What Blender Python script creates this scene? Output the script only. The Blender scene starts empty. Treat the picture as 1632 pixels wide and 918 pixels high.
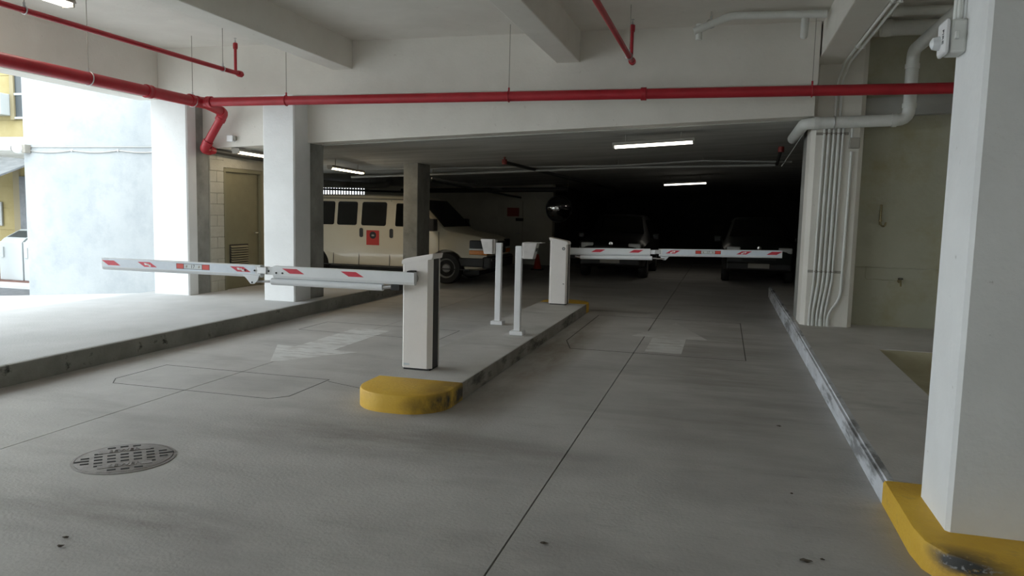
import bpy, bmesh, math, random
from mathutils import Vector, Matrix
random.seed(7)
PI = math.pi
scn = bpy.context.scene
col = scn.collection

# ------------------------------------------------------------------ camera, sky, exposure
FPX, YAW, PITCH, ROLL, CAMH = 1203.5, math.radians(15.515), math.radians(5.745), math.radians(1.35), 1.70
fw = Vector((-math.sin(YAW)*math.cos(PITCH), math.cos(YAW)*math.cos(PITCH), -math.sin(PITCH)))
rt0 = Vector((math.cos(YAW), math.sin(YAW), 0)); dn0 = fw.cross(rt0)
rt = rt0*math.cos(ROLL) - dn0*math.sin(ROLL); dn = rt0*math.sin(ROLL) + dn0*math.cos(ROLL)
cd = bpy.data.cameras.new('camera'); cam = bpy.data.objects.new('camera', cd); col.objects.link(cam)
cd.sensor_width = 36; cd.lens = FPX/1632*36; cd.clip_end = 300
up = -dn; back = -fw
cam.matrix_world = Matrix(((rt.x, up.x, back.x, 0), (rt.y, up.y, back.y, 0), (rt.z, up.z, back.z, CAMH), (0, 0, 0, 1)))
scn.camera = cam
w = bpy.data.worlds.new('sky'); scn.world = w; w.use_nodes = True
wn = w.node_tree.nodes; bg = wn['Background']
bg.inputs[0].default_value = (0.87, 0.955, 1.0, 1); bg.inputs[1].default_value = 1.0
scn.view_settings.view_transform = 'Standard'; scn.view_settings.look = 'None'
scn.view_settings.gamma = 1; scn.view_settings.use_curve_mapping = False
scn.view_settings.exposure = 2.4
scn.cycles.use_denoising = True
scn.cycles.max_bounces = 10; scn.cycles.diffuse_bounces = 8; scn.cycles.glossy_bounces = 4
scn.cycles.sample_clamp_indirect = 6

def _ray(px, py): return fw + rt*((px-816)/FPX) + dn*((py-459)/FPX)
def aty(px, py, Y):
    d = _ray(px, py); t = Y/d.y; return Vector((d.x*t, Y, CAMH+d.z*t))
def atx(px, py, X):
    d = _ray(px, py); t = X/d.x; return Vector((X, d.y*t, CAMH+d.z*t))
def atz(px, py, z):
    d = _ray(px, py); t = (z-CAMH)/d.z; return Vector((d.x*t, d.y*t, z))

# ------------------------------------------------------------------ materials
def mat(name, c, c2=None, scale=3.0, rough=0.8, bump=0.0, bscale=60, metal=0.0, stretch=(1, 1, 1), detail=6, lo=.35, hi=.65, emit=None, spec=0.5, coat=0, glass=False):
    m = bpy.data.materials.new(name); m.use_nodes = True
    nt = m.node_tree; N = nt.nodes; L = nt.links; b = N['Principled BSDF']
    b.inputs['Roughness'].default_value = rough; b.inputs['Metallic'].default_value = metal
    b.inputs['Specular IOR Level'].default_value = spec
    b.inputs['Base Color'].default_value = (*c, 1)
    if coat: b.inputs['Coat Weight'].default_value = coat; b.inputs['Coat Roughness'].default_value = .08
    if emit:
        b.inputs['Emission Color'].default_value = (*emit[:3], 1); b.inputs['Emission Strength'].default_value = emit[3]
    tc = N.new('ShaderNodeTexCoord')
    if c2 is not None:
        mp = N.new('ShaderNodeMapping'); mp.inputs['Scale'].default_value = stretch; L.new(tc.outputs['Object'], mp.inputs[0])
        n = N.new('ShaderNodeTexNoise'); n.inputs['Scale'].default_value = scale; n.inputs['Detail'].default_value = detail; n.inputs['Roughness'].default_value = .6
        L.new(mp.outputs[0], n.inputs['Vector'])
        r = N.new('ShaderNodeValToRGB'); r.color_ramp.elements[0].position = lo; r.color_ramp.elements[1].position = hi
        r.color_ramp.elements[0].color = (*c, 1); r.color_ramp.elements[1].color = (*c2, 1)
        L.new(n.outputs['Fac'], r.inputs[0]); L.new(r.outputs[0], b.inputs['Base Color'])
    if bump:
        n2 = N.new('ShaderNodeTexNoise'); n2.inputs['Scale'].default_value = bscale; n2.inputs['Detail'].default_value = 4
        L.new(tc.outputs['Object'], n2.inputs['Vector'])
        bp = N.new('ShaderNodeBump'); bp.inputs['Strength'].default_value = bump; bp.inputs['Distance'].default_value = .01
        L.new(n2.outputs['Fac'], bp.inputs['Height']); L.new(bp.outputs[0], b.inputs['Normal'])
    return m

def base_in(m):
    b = m.node_tree.nodes['Principled BSDF'].inputs['Base Color']
    return b, (b.links[0].from_socket if b.links else None)

def add_layer(m, colr, scale, lo, hi, stretch=(1, 1, 1), amount=1.0, sphere=None, detail=5, seed=0.0):
    """mix a second colour over the base where a noise (optionally inside a soft ball of object space) passes lo..hi"""
    nt = m.node_tree; N = nt.nodes; L = nt.links; b, src = base_in(m)
    tc = N.new('ShaderNodeTexCoord'); mp = N.new('ShaderNodeMapping'); mp.inputs['Scale'].default_value = stretch
    mp.inputs['Location'].default_value = (seed, seed*1.7, seed*.3)
    L.new(tc.outputs['Object'], mp.inputs[0])
    n = N.new('ShaderNodeTexNoise'); n.inputs['Scale'].default_value = scale; n.inputs['Detail'].default_value = detail; n.inputs['Roughness'].default_value = .65
    L.new(mp.outputs[0], n.inputs['Vector'])
    mr = N.new('ShaderNodeMapRange'); mr.inputs['From Min'].default_value = lo; mr.inputs['From Max'].default_value = hi
    mr.inputs['To Max'].default_value = amount
    L.new(n.outputs['Fac'], mr.inputs['Value']); fac = mr.outputs[0]
    if sphere:
        (cx, cy, cz), (rx, ry, rz) = sphere
        m2 = N.new('ShaderNodeMapping'); m2.vector_type = 'POINT'
        m2.inputs['Location'].default_value = (-cx/rx, -cy/ry, -cz/rz); m2.inputs['Scale'].default_value = (1/rx, 1/ry, 1/rz)
        L.new(tc.outputs['Object'], m2.inputs[0])
        g = N.new('ShaderNodeVectorMath'); g.operation = 'LENGTH'; L.new(m2.outputs[0], g.inputs[0])
        q = N.new('ShaderNodeMapRange'); q.inputs['From Min'].default_value = 1.0; q.inputs['From Max'].default_value = .35
        L.new(g.outputs['Value'], q.inputs['Value'])
        mu = N.new('ShaderNodeMath'); mu.operation = 'MULTIPLY'; L.new(fac, mu.inputs[0]); L.new(q.outputs[0], mu.inputs[1]); fac = mu.outputs[0]
    mx = N.new('ShaderNodeMix'); mx.data_type = 'RGBA'
    L.new(fac, mx.inputs['Factor'])
    if src: L.new(src, mx.inputs[6])
    else: mx.inputs[6].default_value = b.default_value
    mx.inputs[7].default_value = (*colr, 1)
    L.new(mx.outputs[2], b)
    return m

MT = {}
MT['paint'] = add_layer(mat('cream painted concrete', (.68, .655, .60), (.75, .725, .67), 1.2, .75, .25, 25), (.42, .38, .33), 9, .66, .74, amount=.5)
MT['white_paint'] = add_layer(mat('white painted concrete', (.74, .75, .75), (.82, .83, .83), 1.4, .75, .3, 30), (.35, .33, .30), 14, .69, .76, amount=.6)
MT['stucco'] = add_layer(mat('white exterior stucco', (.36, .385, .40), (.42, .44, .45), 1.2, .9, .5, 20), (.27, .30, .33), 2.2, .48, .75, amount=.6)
MT['raw'] = mat('raw grey concrete', (.20, .20, .185), (.33, .325, .30), 2.2, .9, .4, 35)
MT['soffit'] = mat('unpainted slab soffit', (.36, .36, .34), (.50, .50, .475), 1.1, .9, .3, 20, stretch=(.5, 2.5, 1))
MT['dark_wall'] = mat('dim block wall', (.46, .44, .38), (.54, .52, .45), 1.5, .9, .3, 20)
MT['deep'] = mat('shade-dark grey wall', (.05, .05, .05), (.08, .08, .075), 1.5, .95)  # shade put into the colour: near-black keeps the deep level dark
MT['cmu'] = mat('painted block', (.45, .43, .36), (.54, .52, .45), 3, .85, .5, 40)
MT['mortar'] = mat('mortar', (.40, .385, .325), rough=.95)
f = mat('garage floor concrete', (.375, .365, .35), (.485, .475, .455), .9, .62, .25, 45, detail=8)
add_layer(f, (.25, .235, .22), 1.3, .50, .78, (.45, 1.5, 1), .6, seed=3)
add_layer(f, (.54, .525, .50), 1.1, .56, .78, (.6, 1.0, 1), .5, seed=9)
add_layer(f, (.17, .16, .15), 5.0, .66, .76, (.25, 1.4, 1), .45, seed=17)
add_layer(f, (.20, .165, .12), 2.5, .25, .6, (1, .3, 1), .9, ((-1.95, 9.2, 0), (.42, 4.6, 1)), seed=6)
add_layer(f, (.22, .20, .16), 2.5, .25, .6, (1, .3, 1), .6, ((-6.1, 8, 0), (.42, 8, 1)), seed=7)
add_layer(f, (.20, .185, .165), 2.2, .30, .62, (.4, 1.6, 1), .8, ((-2.3, 5.0, 0), (1.9, .55, 1)), seed=11)
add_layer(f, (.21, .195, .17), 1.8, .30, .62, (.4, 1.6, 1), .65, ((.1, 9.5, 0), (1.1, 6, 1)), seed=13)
add_layer(f, (.20, .185, .165), 2.6, .32, .62, (.5, 1.6, 1), .7, ((-3.2, 3.3, 0), (1.3, .25, 1)), seed=15)
add_layer(f, (.30, .285, .27), 28, .60, .72, (1, 1, 1), .45, seed=21)
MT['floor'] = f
MT['joint'] = mat('joint sealant', (.07, .065, .06), rough=.9)
MT['walk'] = add_layer(mat('sidewalk concrete', (.40, .385, .36), (.50, .485, .46), 1.3, .85, .3, 50), (.24, .23, .21), 2.0, .55, .75, (.6, 1.4, 1), .5)
MT['walk_bright'] = mat('pale broomed concrete', (.46, .46, .45), (.56, .56, .55), 1.0, .85, .3, 50)
MT['walk_left'] = mat('pale sidewalk concrete', (.38, .38, .375), (.46, .46, .455), 1.0, .85, .3, 50)
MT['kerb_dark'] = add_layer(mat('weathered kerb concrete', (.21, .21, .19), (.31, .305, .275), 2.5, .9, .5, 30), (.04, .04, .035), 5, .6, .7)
MT['kerb_white'] = add_layer(mat('scraped white kerb', (.62, .64, .68), (.45, .46, .48), 3.5, .8, .4, 30, stretch=(1, .5, 1)), (.16, .16, .16), 3.5, .5, .62, (1, .4, 2), .9, seed=5)
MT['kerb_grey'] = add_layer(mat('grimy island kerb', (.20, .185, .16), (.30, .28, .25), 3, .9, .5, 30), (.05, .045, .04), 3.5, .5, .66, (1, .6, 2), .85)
MT['yellow'] = add_layer(mat('yellow kerb paint', (.58, .34, .025), (.66, .41, .04), 3, .6, .4, 40), (.30, .19, .05), 6, .6, .75, amount=.6)
MT['red'] = mat('red sprinkler paint', (.36, .012, .022), (.43, .018, .03), 4, .42, .1, 60)
MT['red_deep'] = mat('dusty red pipe paint', (.16, .012, .01), (.22, .02, .015), 4, .5)
MT['black_pipe'] = mat('black steel pipe', (.03, .03, .03), rough=.5)
MT['steel'] = mat('galvanised steel', (.42, .42, .42), (.5, .5, .5), 8, .4, metal=.9)
MT['conduit'] = mat('dull conduit', (.40, .40, .38), rough=.5, metal=.4)
MT['white_pipe'] = mat('white painted pipe', (.66, .67, .64), (.72, .73, .70), 5, .55)
MT['cab'] = mat('off white enamel', (.78, .74, .71), (.81, .77, .74), 6, .45)
MT['cab_dark'] = mat('charcoal panel', (.035, .033, .032), (.045, .042, .04), 6, .6)
MT['arm'] = mat('white arm aluminium', (.72, .74, .76), (.76, .78, .80), 4, .4)
MT['tape'] = mat('pale blue reflective film', (.66, .72, .80), (.70, .76, .83), 20, .35)
MT['tape_red'] = mat('red reflective film', (.56, .025, .05), (.62, .03, .06), 30, .35)
MT['sticker_red'] = mat('bright red sticker', (.62, .05, .035), (.68, .07, .05), 40, .4)
MT['sticker_grey'] = mat('silver sticker', (.58, .62, .64), (.64, .67, .68), 20, .4)
MT['ink'] = mat('black ink', (.02, .02, .025), rough=.6)
MT['white_ink'] = mat('white print', (.85, .83, .83), rough=.6)
MT['black'] = mat('black rubber', (.018, .018, .018), rough=.7)
MT['post'] = mat('white post enamel', (.74, .74, .75), (.78, .78, .79), 5, .4)
MT['reader'] = mat('grey reader housing', (.50, .47, .45), (.58, .55, .53), 10, .5)
MT['iron'] = add_layer(mat('cast iron', (.22, .205, .20), (.30, .28, .27), 14, .55, .5, 120, metal=.3), (.20, .15, .12), 9, .55, .7, amount=.5)
MT['iron_dark'] = mat('dark slot', (.015, .015, .015), rough=.9)
MT['marking'] = add_layer(mat('worn white road paint', (.58, .58, .56), (.66, .66, .64), 4, .75, .2, 60), (.44, .42, .40), 5, .48, .6, (.5, 1.6, 1), .8)
MT['marking_faded'] = add_layer(MT['marking'].copy(), (.40, .39, .37), 4, .2, .4, (1, 1, 1), .88, ((-.66, 11.55, 0), (1.2, 1.15, 1)), seed=3); MT['marking_faded'].name = 'faded arrow head paint'
MT['van'] = mat('cream van paint', (.62, .56, .43), (.64, .58, .45), 2, .32, coat=.4)
MT['glass'] = mat('dark tinted glass', (.008, .009, .009), rough=.06, spec=.6)
MT['trim_black'] = mat('black plastic', (.025, .025, .025), rough=.5)
MT['chrome'] = mat('chrome', (.7, .7, .7), rough=.15, metal=1)
MT['alloy'] = mat('wheel steel', (.30, .30, .29), (.38, .38, .37), 10, .4, metal=.6)
MT['amber'] = mat('amber lens', (.75, .22, .02), (.85, .30, .03), 30, .2)
MT['lens'] = mat('clear lamp lens', (.55, .56, .55), (.65, .66, .64), 30, .1, spec=.8)
MT['lens_dark'] = mat('smoked lamp glass', (.02, .022, .025), rough=.25, spec=.2)
MT['decal_red'] = mat('red van decal', (.48, .03, .02), rough=.5)
MT['car_dark'] = mat('black car paint', (.010, .010, .011), rough=.4)
MT['car_grey'] = mat('dark green car paint', (.010, .014, .012), rough=.4)
MT['cone'] = mat('orange red cone', (.55, .05, .02), (.6, .06, .025), 8, .5)
MT['tube_light'] = mat('lit fluorescent diffuser', (.9, .9, .9), emit=(1, .93, .80, 1.8))
MT['tube_light_dim'] = mat('lit fluorescent tube warm', (.9, .9, .9), emit=(1, .80, .52, 6))
MT['tube_light_door'] = mat('lit fluorescent tube by the door', (.9, .9, .9), emit=(1, .84, .6, 2.2))
MT['fixture'] = mat('grey fixture body', (.34, .32, .28), rough=.6)
MT['door'] = mat('olive painted metal door', (.22, .20, .125), (.25, .23, .145), 4, .6)
MT['olive_frame'] = mat('olive door frame', (.24, .225, .15), rough=.6)
MT['fence_slat'] = mat('grey slat', (.10, .09, .11), rough=.6)
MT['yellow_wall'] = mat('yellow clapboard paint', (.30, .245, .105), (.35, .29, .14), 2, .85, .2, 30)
MT['awning'] = mat('grey awning sheet', (.11, .12, .13), (.17, .18, .19), 4, .6)
MT['tan_wood'] = mat('tan painted timber', (.26, .22, .13), rough=.7)
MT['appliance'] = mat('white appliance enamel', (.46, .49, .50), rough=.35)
MT['appliance_dark'] = mat('dark control panel', (.05, .06, .065), rough=.4)
MT['asphalt'] = mat('grey asphalt', (.10, .105, .115), (.14, .145, .155), 8, .9, .3, 80)
MT['brick_red'] = mat('brick red paving', (.13, .065, .05), (.17, .085, .065), 6, .9)
MT['paper'] = mat('white paper', (.42, .44, .44), rough=.8)
MT['pit'] = mat('tan ramp concrete', (.36, .33, .22), (.43, .40, .28), 2, .9, .3, 40)
MT['leaf'] = mat('dry leaf', (.06, .05, .035), (.09, .07, .05), 20, .9)
MT['wall_olive'] = add_layer(mat('old cream wall paint', (.36, .355, .27), (.44, .435, .345), .8, .8, .35, 20), (.30, .26, .12), 1.2, .52, .75, amount=.7)
MT['brass'] = mat('tarnished brass', (.20, .17, .09), (.28, .24, .14), 20, .4, metal=.8)
MT['mirror'] = mat('convex mirror face', (.75, .75, .75), rough=.03, metal=1)
MT['sign_red'] = mat('faded red sign', (.25, .035, .02), rough=.7)
MT['lens_clear'] = mat('strobe dome', (.75, .78, .80), rough=.08, spec=.8)

# ------------------------------------------------------------------ geometry helpers
def box(bm, x0, x1, y0, y1, z0, z1, bev=0.0, seg=2):
    vs = [bm.verts.new(v) for v in ((x0,y0,z0),(x1,y0,z0),(x1,y1,z0),(x0,y1,z0),(x0,y0,z1),(x1,y0,z1),(x1,y1,z1),(x0,y1,z1))]
    fs = [bm.faces.new([vs[i] for i in q]) for q in ((3,2,1,0),(4,5,6,7),(0,1,5,4),(1,2,6,5),(2,3,7,6),(3,0,4,7))]
    if bev:
        es = list({e for f_ in fs for e in f_.edges})
        bmesh.ops.bevel(bm, geom=es, offset=bev, segments=seg, profile=.5, affect='EDGES')
    return bm
def prism(bm, pts, axis, a, b):
    """extrude a 2-D outline: axis 'y' takes (x,z) from y=a to y=b; 'x' takes (y,z); 'z' takes (x,y)"""
    def P(p, t): return {'y': (p[0], t, p[1]), 'x': (t, p[0], p[1]), 'z': (p[0], p[1], t)}[axis]
    va = [bm.verts.new(P(p, a)) for p in pts]; vb = [bm.verts.new(P(p, b)) for p in pts]
    n = len(pts); bm.faces.new(va); bm.faces.new(vb[::-1])
    for i in range(n): bm.faces.new((va[i], vb[i], vb[(i+1) % n], va[(i+1) % n]))
    bmesh.ops.recalc_face_normals(bm, faces=bm.faces[:])
    return bm
def smooth_path(pts, r, k=5):
    """round the corners of a polyline"""
    pts = [Vector(p) for p in pts]
    if len(pts) < 3 or r <= 0: return pts
    out = [pts[0]]
    for a, b, c in zip(pts, pts[1:], pts[2:]):
        d1 = (a-b); d2 = (c-b); rr = min(r, d1.length*.49, d2.length*.49)
        p, q = b+d1.normalized()*rr, b+d2.normalized()*rr
        for i in range(k+1):
            t = i/k; out.append(p*(1-t)**2 + b*2*t*(1-t) + q*t*t)
    out.append(pts[-1]); return out
def tube(bm, pts, r, seg=12, bend=0.0, caps=True):
    pts = smooth_path(pts, bend)
    rings = []; prev = None
    for i, p in enumerate(pts):
        t = (pts[min(i+1, len(pts)-1)] - pts[max(i-1, 0)]).normalized()
        if prev is None:
            a = Vector((0,0,1)) if abs(t.z) < .9 else Vector((1,0,0)); n = t.cross(a).normalized()
        else:
            n = (prev - t*prev.dot(t)).normalized()
        prev = n; b = t.cross(n)
        rad = r[i] if isinstance(r, (list, tuple)) else r
        rings.append([bm.verts.new(p + n*math.cos(2*PI*k/seg)*rad + b*math.sin(2*PI*k/seg)*rad) for k in range(seg)])
    for A, B in zip(rings, rings[1:]):
        for k in range(seg): bm.faces.new((A[k], A[(k+1) % seg], B[(k+1) % seg], B[k]))
    if caps: bm.faces.new(rings[0][::-1]); bm.faces.new(rings[-1])
    return bm
def lathe(bm, prof, seg=24, M=None):
    """revolve (r,z) profile round z; M places it"""
    M = M or Matrix(); rings = []
    for r, z in prof:
        rings.append([bm.verts.new(M @ Vector((max(r, 1e-4)*math.cos(2*PI*k/seg), max(r, 1e-4)*math.sin(2*PI*k/seg), z))) for k in range(seg)])
    for A, B in zip(rings, rings[1:]):
        for k in range(seg): bm.faces.new((A[k], A[(k+1) % seg], B[(k+1) % seg], B[k]))
    bm.faces.new(rings[0][::-1]); bm.faces.new(rings[-1])
    bmesh.ops.recalc_face_normals(bm, faces=bm.faces[:])
    return bm
def quadslab(bm, c4, nrm, th):
    """a thin solid plate from four corners, raised by th along nrm"""
    n = Vector(nrm).normalized()*th
    lo = [bm.verts.new(Vector(p)) for p in c4]; hi = [bm.verts.new(Vector(p)+n) for p in c4]
    k = len(c4); bm.faces.new(lo[::-1]); bm.faces.new(hi)
    for i in range(k): bm.faces.new((lo[i], lo[(i+1) % k], hi[(i+1) % k], hi[i]))
    bmesh.ops.recalc_face_normals(bm, faces=bm.faces[:])
    return bm
BM = bmesh.new
OFF = {}
def obj(name, bm, m, parent=None, smooth=False, label=None):
    if parent is not None and parent.name in OFF:
        bmesh.ops.translate(bm, verts=bm.verts, vec=-OFF[parent.name])
    me = bpy.data.meshes.new(name); bm.to_mesh(me); bm.free()
    mats = m if isinstance(m, (list, tuple)) else [m]
    for q in mats: me.materials.append(MT[q])
    if smooth:
        for p in me.polygons: p.use_smooth = True
        try: me.set_sharp_from_angle(angle=math.radians(40))
        except Exception: pass
    o = bpy.data.objects.new(name, me); col.objects.link(o)
    if parent is not None:
        o.parent = parent
        if parent.name in OFF: OFF[o.name] = OFF[parent.name]
    if label: o['label'] = label
    return o
def tag(o, label, cat, group=None, kind=None):
    o['label'] = label; o['category'] = cat
    if group: o['group'] = group
    if kind: o['kind'] = kind
    return o
def thing(name, label, cat, loc=(0,0,0), rz=0, group=None, kind=None, world=True):
    """an Empty at the thing's base. world=True: parts are written in world coordinates; else in the thing's own"""
    o = bpy.data.objects.new(name, None); col.objects.link(o); o.location = loc; o.rotation_euler = (0, 0, rz)
    o.empty_display_size = .2
    if world: OFF[o.name] = Vector(loc)
    return tag(o, label, cat, group, kind)
def struct(name, bm, m, label, cat, smooth=False): return tag(obj(name, bm, m, smooth=smooth), label, cat, kind='structure')
def copyobj(o, loc, parent=None):
    c = o.copy(); col.objects.link(c); c.location = loc
    if parent is not None: c.parent = parent
    return c
def text_bm(s, size, ext=.002, M=Matrix()):
    cu = bpy.data.curves.new('t', 'FONT'); cu.body = s; cu.size = size; cu.extrude = ext; cu.align_x = 'CENTER'; cu.align_y = 'CENTER'
    cu.resolution_u = 2
    o = bpy.data.objects.new('t', cu); col.objects.link(o)
    dg = bpy.context.evaluated_depsgraph_get(); me = bpy.data.meshes.new_from_object(o.evaluated_get(dg))
    bm = BM(); bm.from_mesh(me); bm.transform(M)
    bpy.data.objects.remove(o); bpy.data.curves.remove(cu); bpy.data.meshes.remove(me)
    return bm
def frame(xa, ya, za, o): return Matrix(((xa[0],ya[0],za[0],o[0]),(xa[1],ya[1],za[1],o[1]),(xa[2],ya[2],za[2],o[2]),(0,0,0,1)))

# ------------------------------------------------------------------ setting: floor
CEIL, RINGZ, RINGY, LOWY, BEAMZ = 4.20, 3.42, 10.55, 10.95, 3.78
def soffit(x, y): return 3.07 + .046*(max(x, -8.2)-1) - .012*(y-11)
floor = struct('floor', box(BM(), -6.25, 4.4, -9, 36, -.30, -.02), 'joint', 'worn grey concrete garage floor with scored joints', 'floor')
xs = [-6.25, -4.70, -1.00, 1.0]; ys = [-9, 1.2, 10.68, 17.5, 26, 36]
G = .005
for i in range(3):
    for j in range(5):
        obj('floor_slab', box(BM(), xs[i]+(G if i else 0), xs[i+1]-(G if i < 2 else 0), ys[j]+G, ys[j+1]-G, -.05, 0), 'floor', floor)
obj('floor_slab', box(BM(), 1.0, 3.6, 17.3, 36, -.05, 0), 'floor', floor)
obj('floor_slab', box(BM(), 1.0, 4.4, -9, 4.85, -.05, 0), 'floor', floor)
struct('floor_interior', box(BM(), -15, -6.25, 14.4, 26, -.2, 0), 'floor', 'grey garage floor beneath the parked van', 'floor')

# saw-cut vehicle detector loops, dark sealant standing a hair proud
def loop(name, pts, label, closed=True, wd=.008):
    bm = BM(); n = len(pts)
    for i in range(n if closed else n-1):
        a, b = Vector((*pts[i], 0)), Vector((*pts[(i+1) % n], 0)); d = (b-a).normalized(); s = Vector((-d.y, d.x, 0))*wd/2; e = d*wd/2
        quadslab(bm, (a-e-s, b+e-s, b+e+s, a-e+s), (0,0,1), .0015)
    return tag(obj(name, bm, 'joint'), label, 'saw cut', 'saw-cut loops in the floor')
loop('detector_loop', ((-5.62,5.92), (-5.62,6.62), (-3.70,6.62), (-3.70,5.90), (-3.82,5.76), (-5.50,5.76)), 'dark saw-cut rectangle in the exit lane before the yellow island nose')
loop('detector_loop', ((-5.64,9.25), (-5.64,10.05), (-3.55,10.05), (-3.55,9.2)), 'dark saw-cut rectangle in the exit lane beside the painted arrow shaft')
loop('detector_loop', ((-1.96,9.86), (-1.96,12.6), (.33,12.6), (.33,9.3), (-1.8,9.3)), 'dark saw-cut rectangle in the entry lane around the arrow', wd=.012)
loop('detector_loop', ((-3.67,6.55), (-3.1,6.35)), 'short dark saw cut running to the island nose', False)

def flat(name, pts, label, m='marking'):
    return tag(obj(name, quadslab(BM(), [(x, y, 0) for x, y in pts], (0,0,1), .0012), m), label, 'road marking')
flat('painted_arrow', ((-4.72,7.15), (-4.12,8.03), (-4.44,8.06), (-4.44,9.65), (-4.98,9.65), (-4.98,8.08), (-5.25,8.12)), 'worn white arrow in the lane between left kerb and island')
flat('painted_arrow', ((-.88,9.45), (-.43,9.45), (-.43,10.64), (-.14,10.66), (-.66,12.2), (-1.18,10.62), (-.88,10.63)), 'worn white arrow with faded head in the lane beside the conduit column', 'marking_faded')

# left sidewalk, island and right sidewalk
ls = thing('sidewalk_left', 'pale raised concrete sidewalk under the white columns', 'sidewalk', (-6.25, 5, 0), kind='structure')
obj('walk_top', box(BM(), -9.4, -6.28, -9, 14.4, .10, .20, .012), 'walk_left', ls)
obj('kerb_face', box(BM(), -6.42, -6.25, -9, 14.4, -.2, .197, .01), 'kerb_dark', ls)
def stadium(x0, x1, y0, y1, r, n=10):
    p = []
    for cx, cy, a0 in ((x1-r, y0+r, -PI/2), (x1-r, y1-r, 0), (x0+r, y1-r, PI/2), (x0+r, y0+r, PI)):
        for k in range(n+1):
            a = a0 + PI/2*k/n; p.append((cx+r*math.cos(a), cy+r*math.sin(a)))
    return p
ISZ = .16
isl = thing('traffic_island', 'long raised concrete lane island with rounded yellow ends', 'island', (-2.62, 9.5, 0), kind='structure')
full = stadium(-3.03, -2.20, 5.69, 13.3, .36)
def clip(poly, y0, y1):
    def cut(p, f_, g_):
        out = []
        for a, b in zip(p, p[1:]+p[:1]):
            fa, fb = f_(a), f_(b)
            if fa >= 0: out.append(a)
            if fa*fb < 0:
                t = fa/(fa-fb); out.append((a[0]+(b[0]-a[0])*t, a[1]+(b[1]-a[1])*t))
        return out
    return cut(cut(poly, lambda q: q[1]-y0, 0), lambda q: y1-q[1], 0)
def bevel_top(bm, z, off):
    es = [e for e in bm.edges if all(abs(v.co.z-z) < 1e-5 for v in e.verts)]
    bmesh.ops.bevel(bm, geom=es, offset=off, segments=2, affect='EDGES', profile=.5)
    return bm
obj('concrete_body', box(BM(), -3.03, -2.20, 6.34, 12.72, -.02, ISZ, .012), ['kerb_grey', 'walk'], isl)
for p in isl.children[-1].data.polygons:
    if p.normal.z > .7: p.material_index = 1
y_nose = add_layer(MT['yellow'].copy(), (.035, .03, .02), 3.2, .33, .50, (1, 1, .6), 1, ((.42, -3.40, .07), (.42, .80, .13)), seed=2); y_nose.name = 'yellow paint scuffed by tyres'
MT['yellow_nose'] = y_nose
obj('yellow_nose', bevel_top(prism(BM(), clip(full, 5, 6.34), 'z', -.02, ISZ+.001), ISZ+.001, .02), 'yellow_nose', isl, True)
obj('yellow_nose', bevel_top(prism(BM(), clip(full, 12.72, 14), 'z', -.02, ISZ+.001), ISZ+.001, .02), 'yellow', isl, True)

def rz_(y): return .15 + .072*min(max((y-6)/5.2, 0), 1)
rs = thing('sidewalk_right', 'raised grey concrete walkway between garage column and conduit column', 'sidewalk', (1.0, 8, 0), kind='structure')
def walkbox(x0, x1, y0, y1, zb=-.05):
    bm = BM(); vs = []
    for x in (x0, x1):
        for y in (y0, y1):
            vs += [bm.verts.new((x, y, zb)), bm.verts.new((x, y, rz_(y)))]
    a0, a1, b0, b1, c0, c1, d0, d1 = vs
    for q in ((a0,b0,d0,c0), (a1,c1,d1,b1), (a0,a1,b1,b0), (c0,d0,d1,c1), (a0,c0,c1,a1), (b0,b1,d1,d0)): bm.faces.new(q)
    bmesh.ops.recalc_face_normals(bm, faces=bm.faces[:])
    return bm
for a in ((1.06,1.82,4.86,6.0), (1.06,1.82,6.0,9.62), (1.06,4.4,9.62,11.2), (1.06,4.4,11.2,17.2), (1.82,4.4,4.4,7.0)):
    obj('walk_top', walkbox(*a), 'walk', rs)
for y0, y1 in ((4.86, 6.0), (6.0, 9.62), (9.62, 11.2), (11.2, 17.2)):
    bm = walkbox(1.0, 1.06, y0, y1)
    es = [e for e in bm.edges if all(v.co.x < 1.001 and v.co.z > .1 for v in e.verts)]
    bmesh.ops.bevel(bm, geom=es, offset=.02, segments=2, affect='EDGES')
    obj('kerb_face', bm, 'kerb_white', rs)
nose = [(1.0, 4.86), (1.0, 4.15), (1.02, 3.98), (1.08, 3.86), (1.18, 3.79), (1.32, 3.765), (2.6, 3.77), (2.6, 4.86)]
y2 = add_layer(MT['yellow'].copy(), (.03, .03, .028), 5, .36, .48, (1, 1, 2), 1, ((.12, -4.2, .115), (.30, .20, .075)), seed=8); y2.name = 'yellow paint with tyre scrape'
add_layer(y2, (.30, .30, .30), 22, .56, .64, (1, 1, 2), 1, ((.13, -4.2, .115), (.20, .14, .045)), seed=4)
MT['yellow_kerb'] = y2
obj('yellow_nose', bevel_top(prism(BM(), nose, 'z', -.05, .151), .151, .022), 'yellow_kerb', rs, True)
# sunken ramp beside the walkway
bm = BM(); prism(bm, [(9.62, .19), (9.56, .12), (9.45, .05), (9.32, .012), (9.2, 0), (7.0, -.02), (7.0, -.4), (9.62, -.4)], 'x', 1.82, 4.4)
tag(obj('ramp_floor', bm, 'pit', smooth=True), 'tan sunken ramp beyond the walkway edge', 'ramp', kind='structure')

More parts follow.
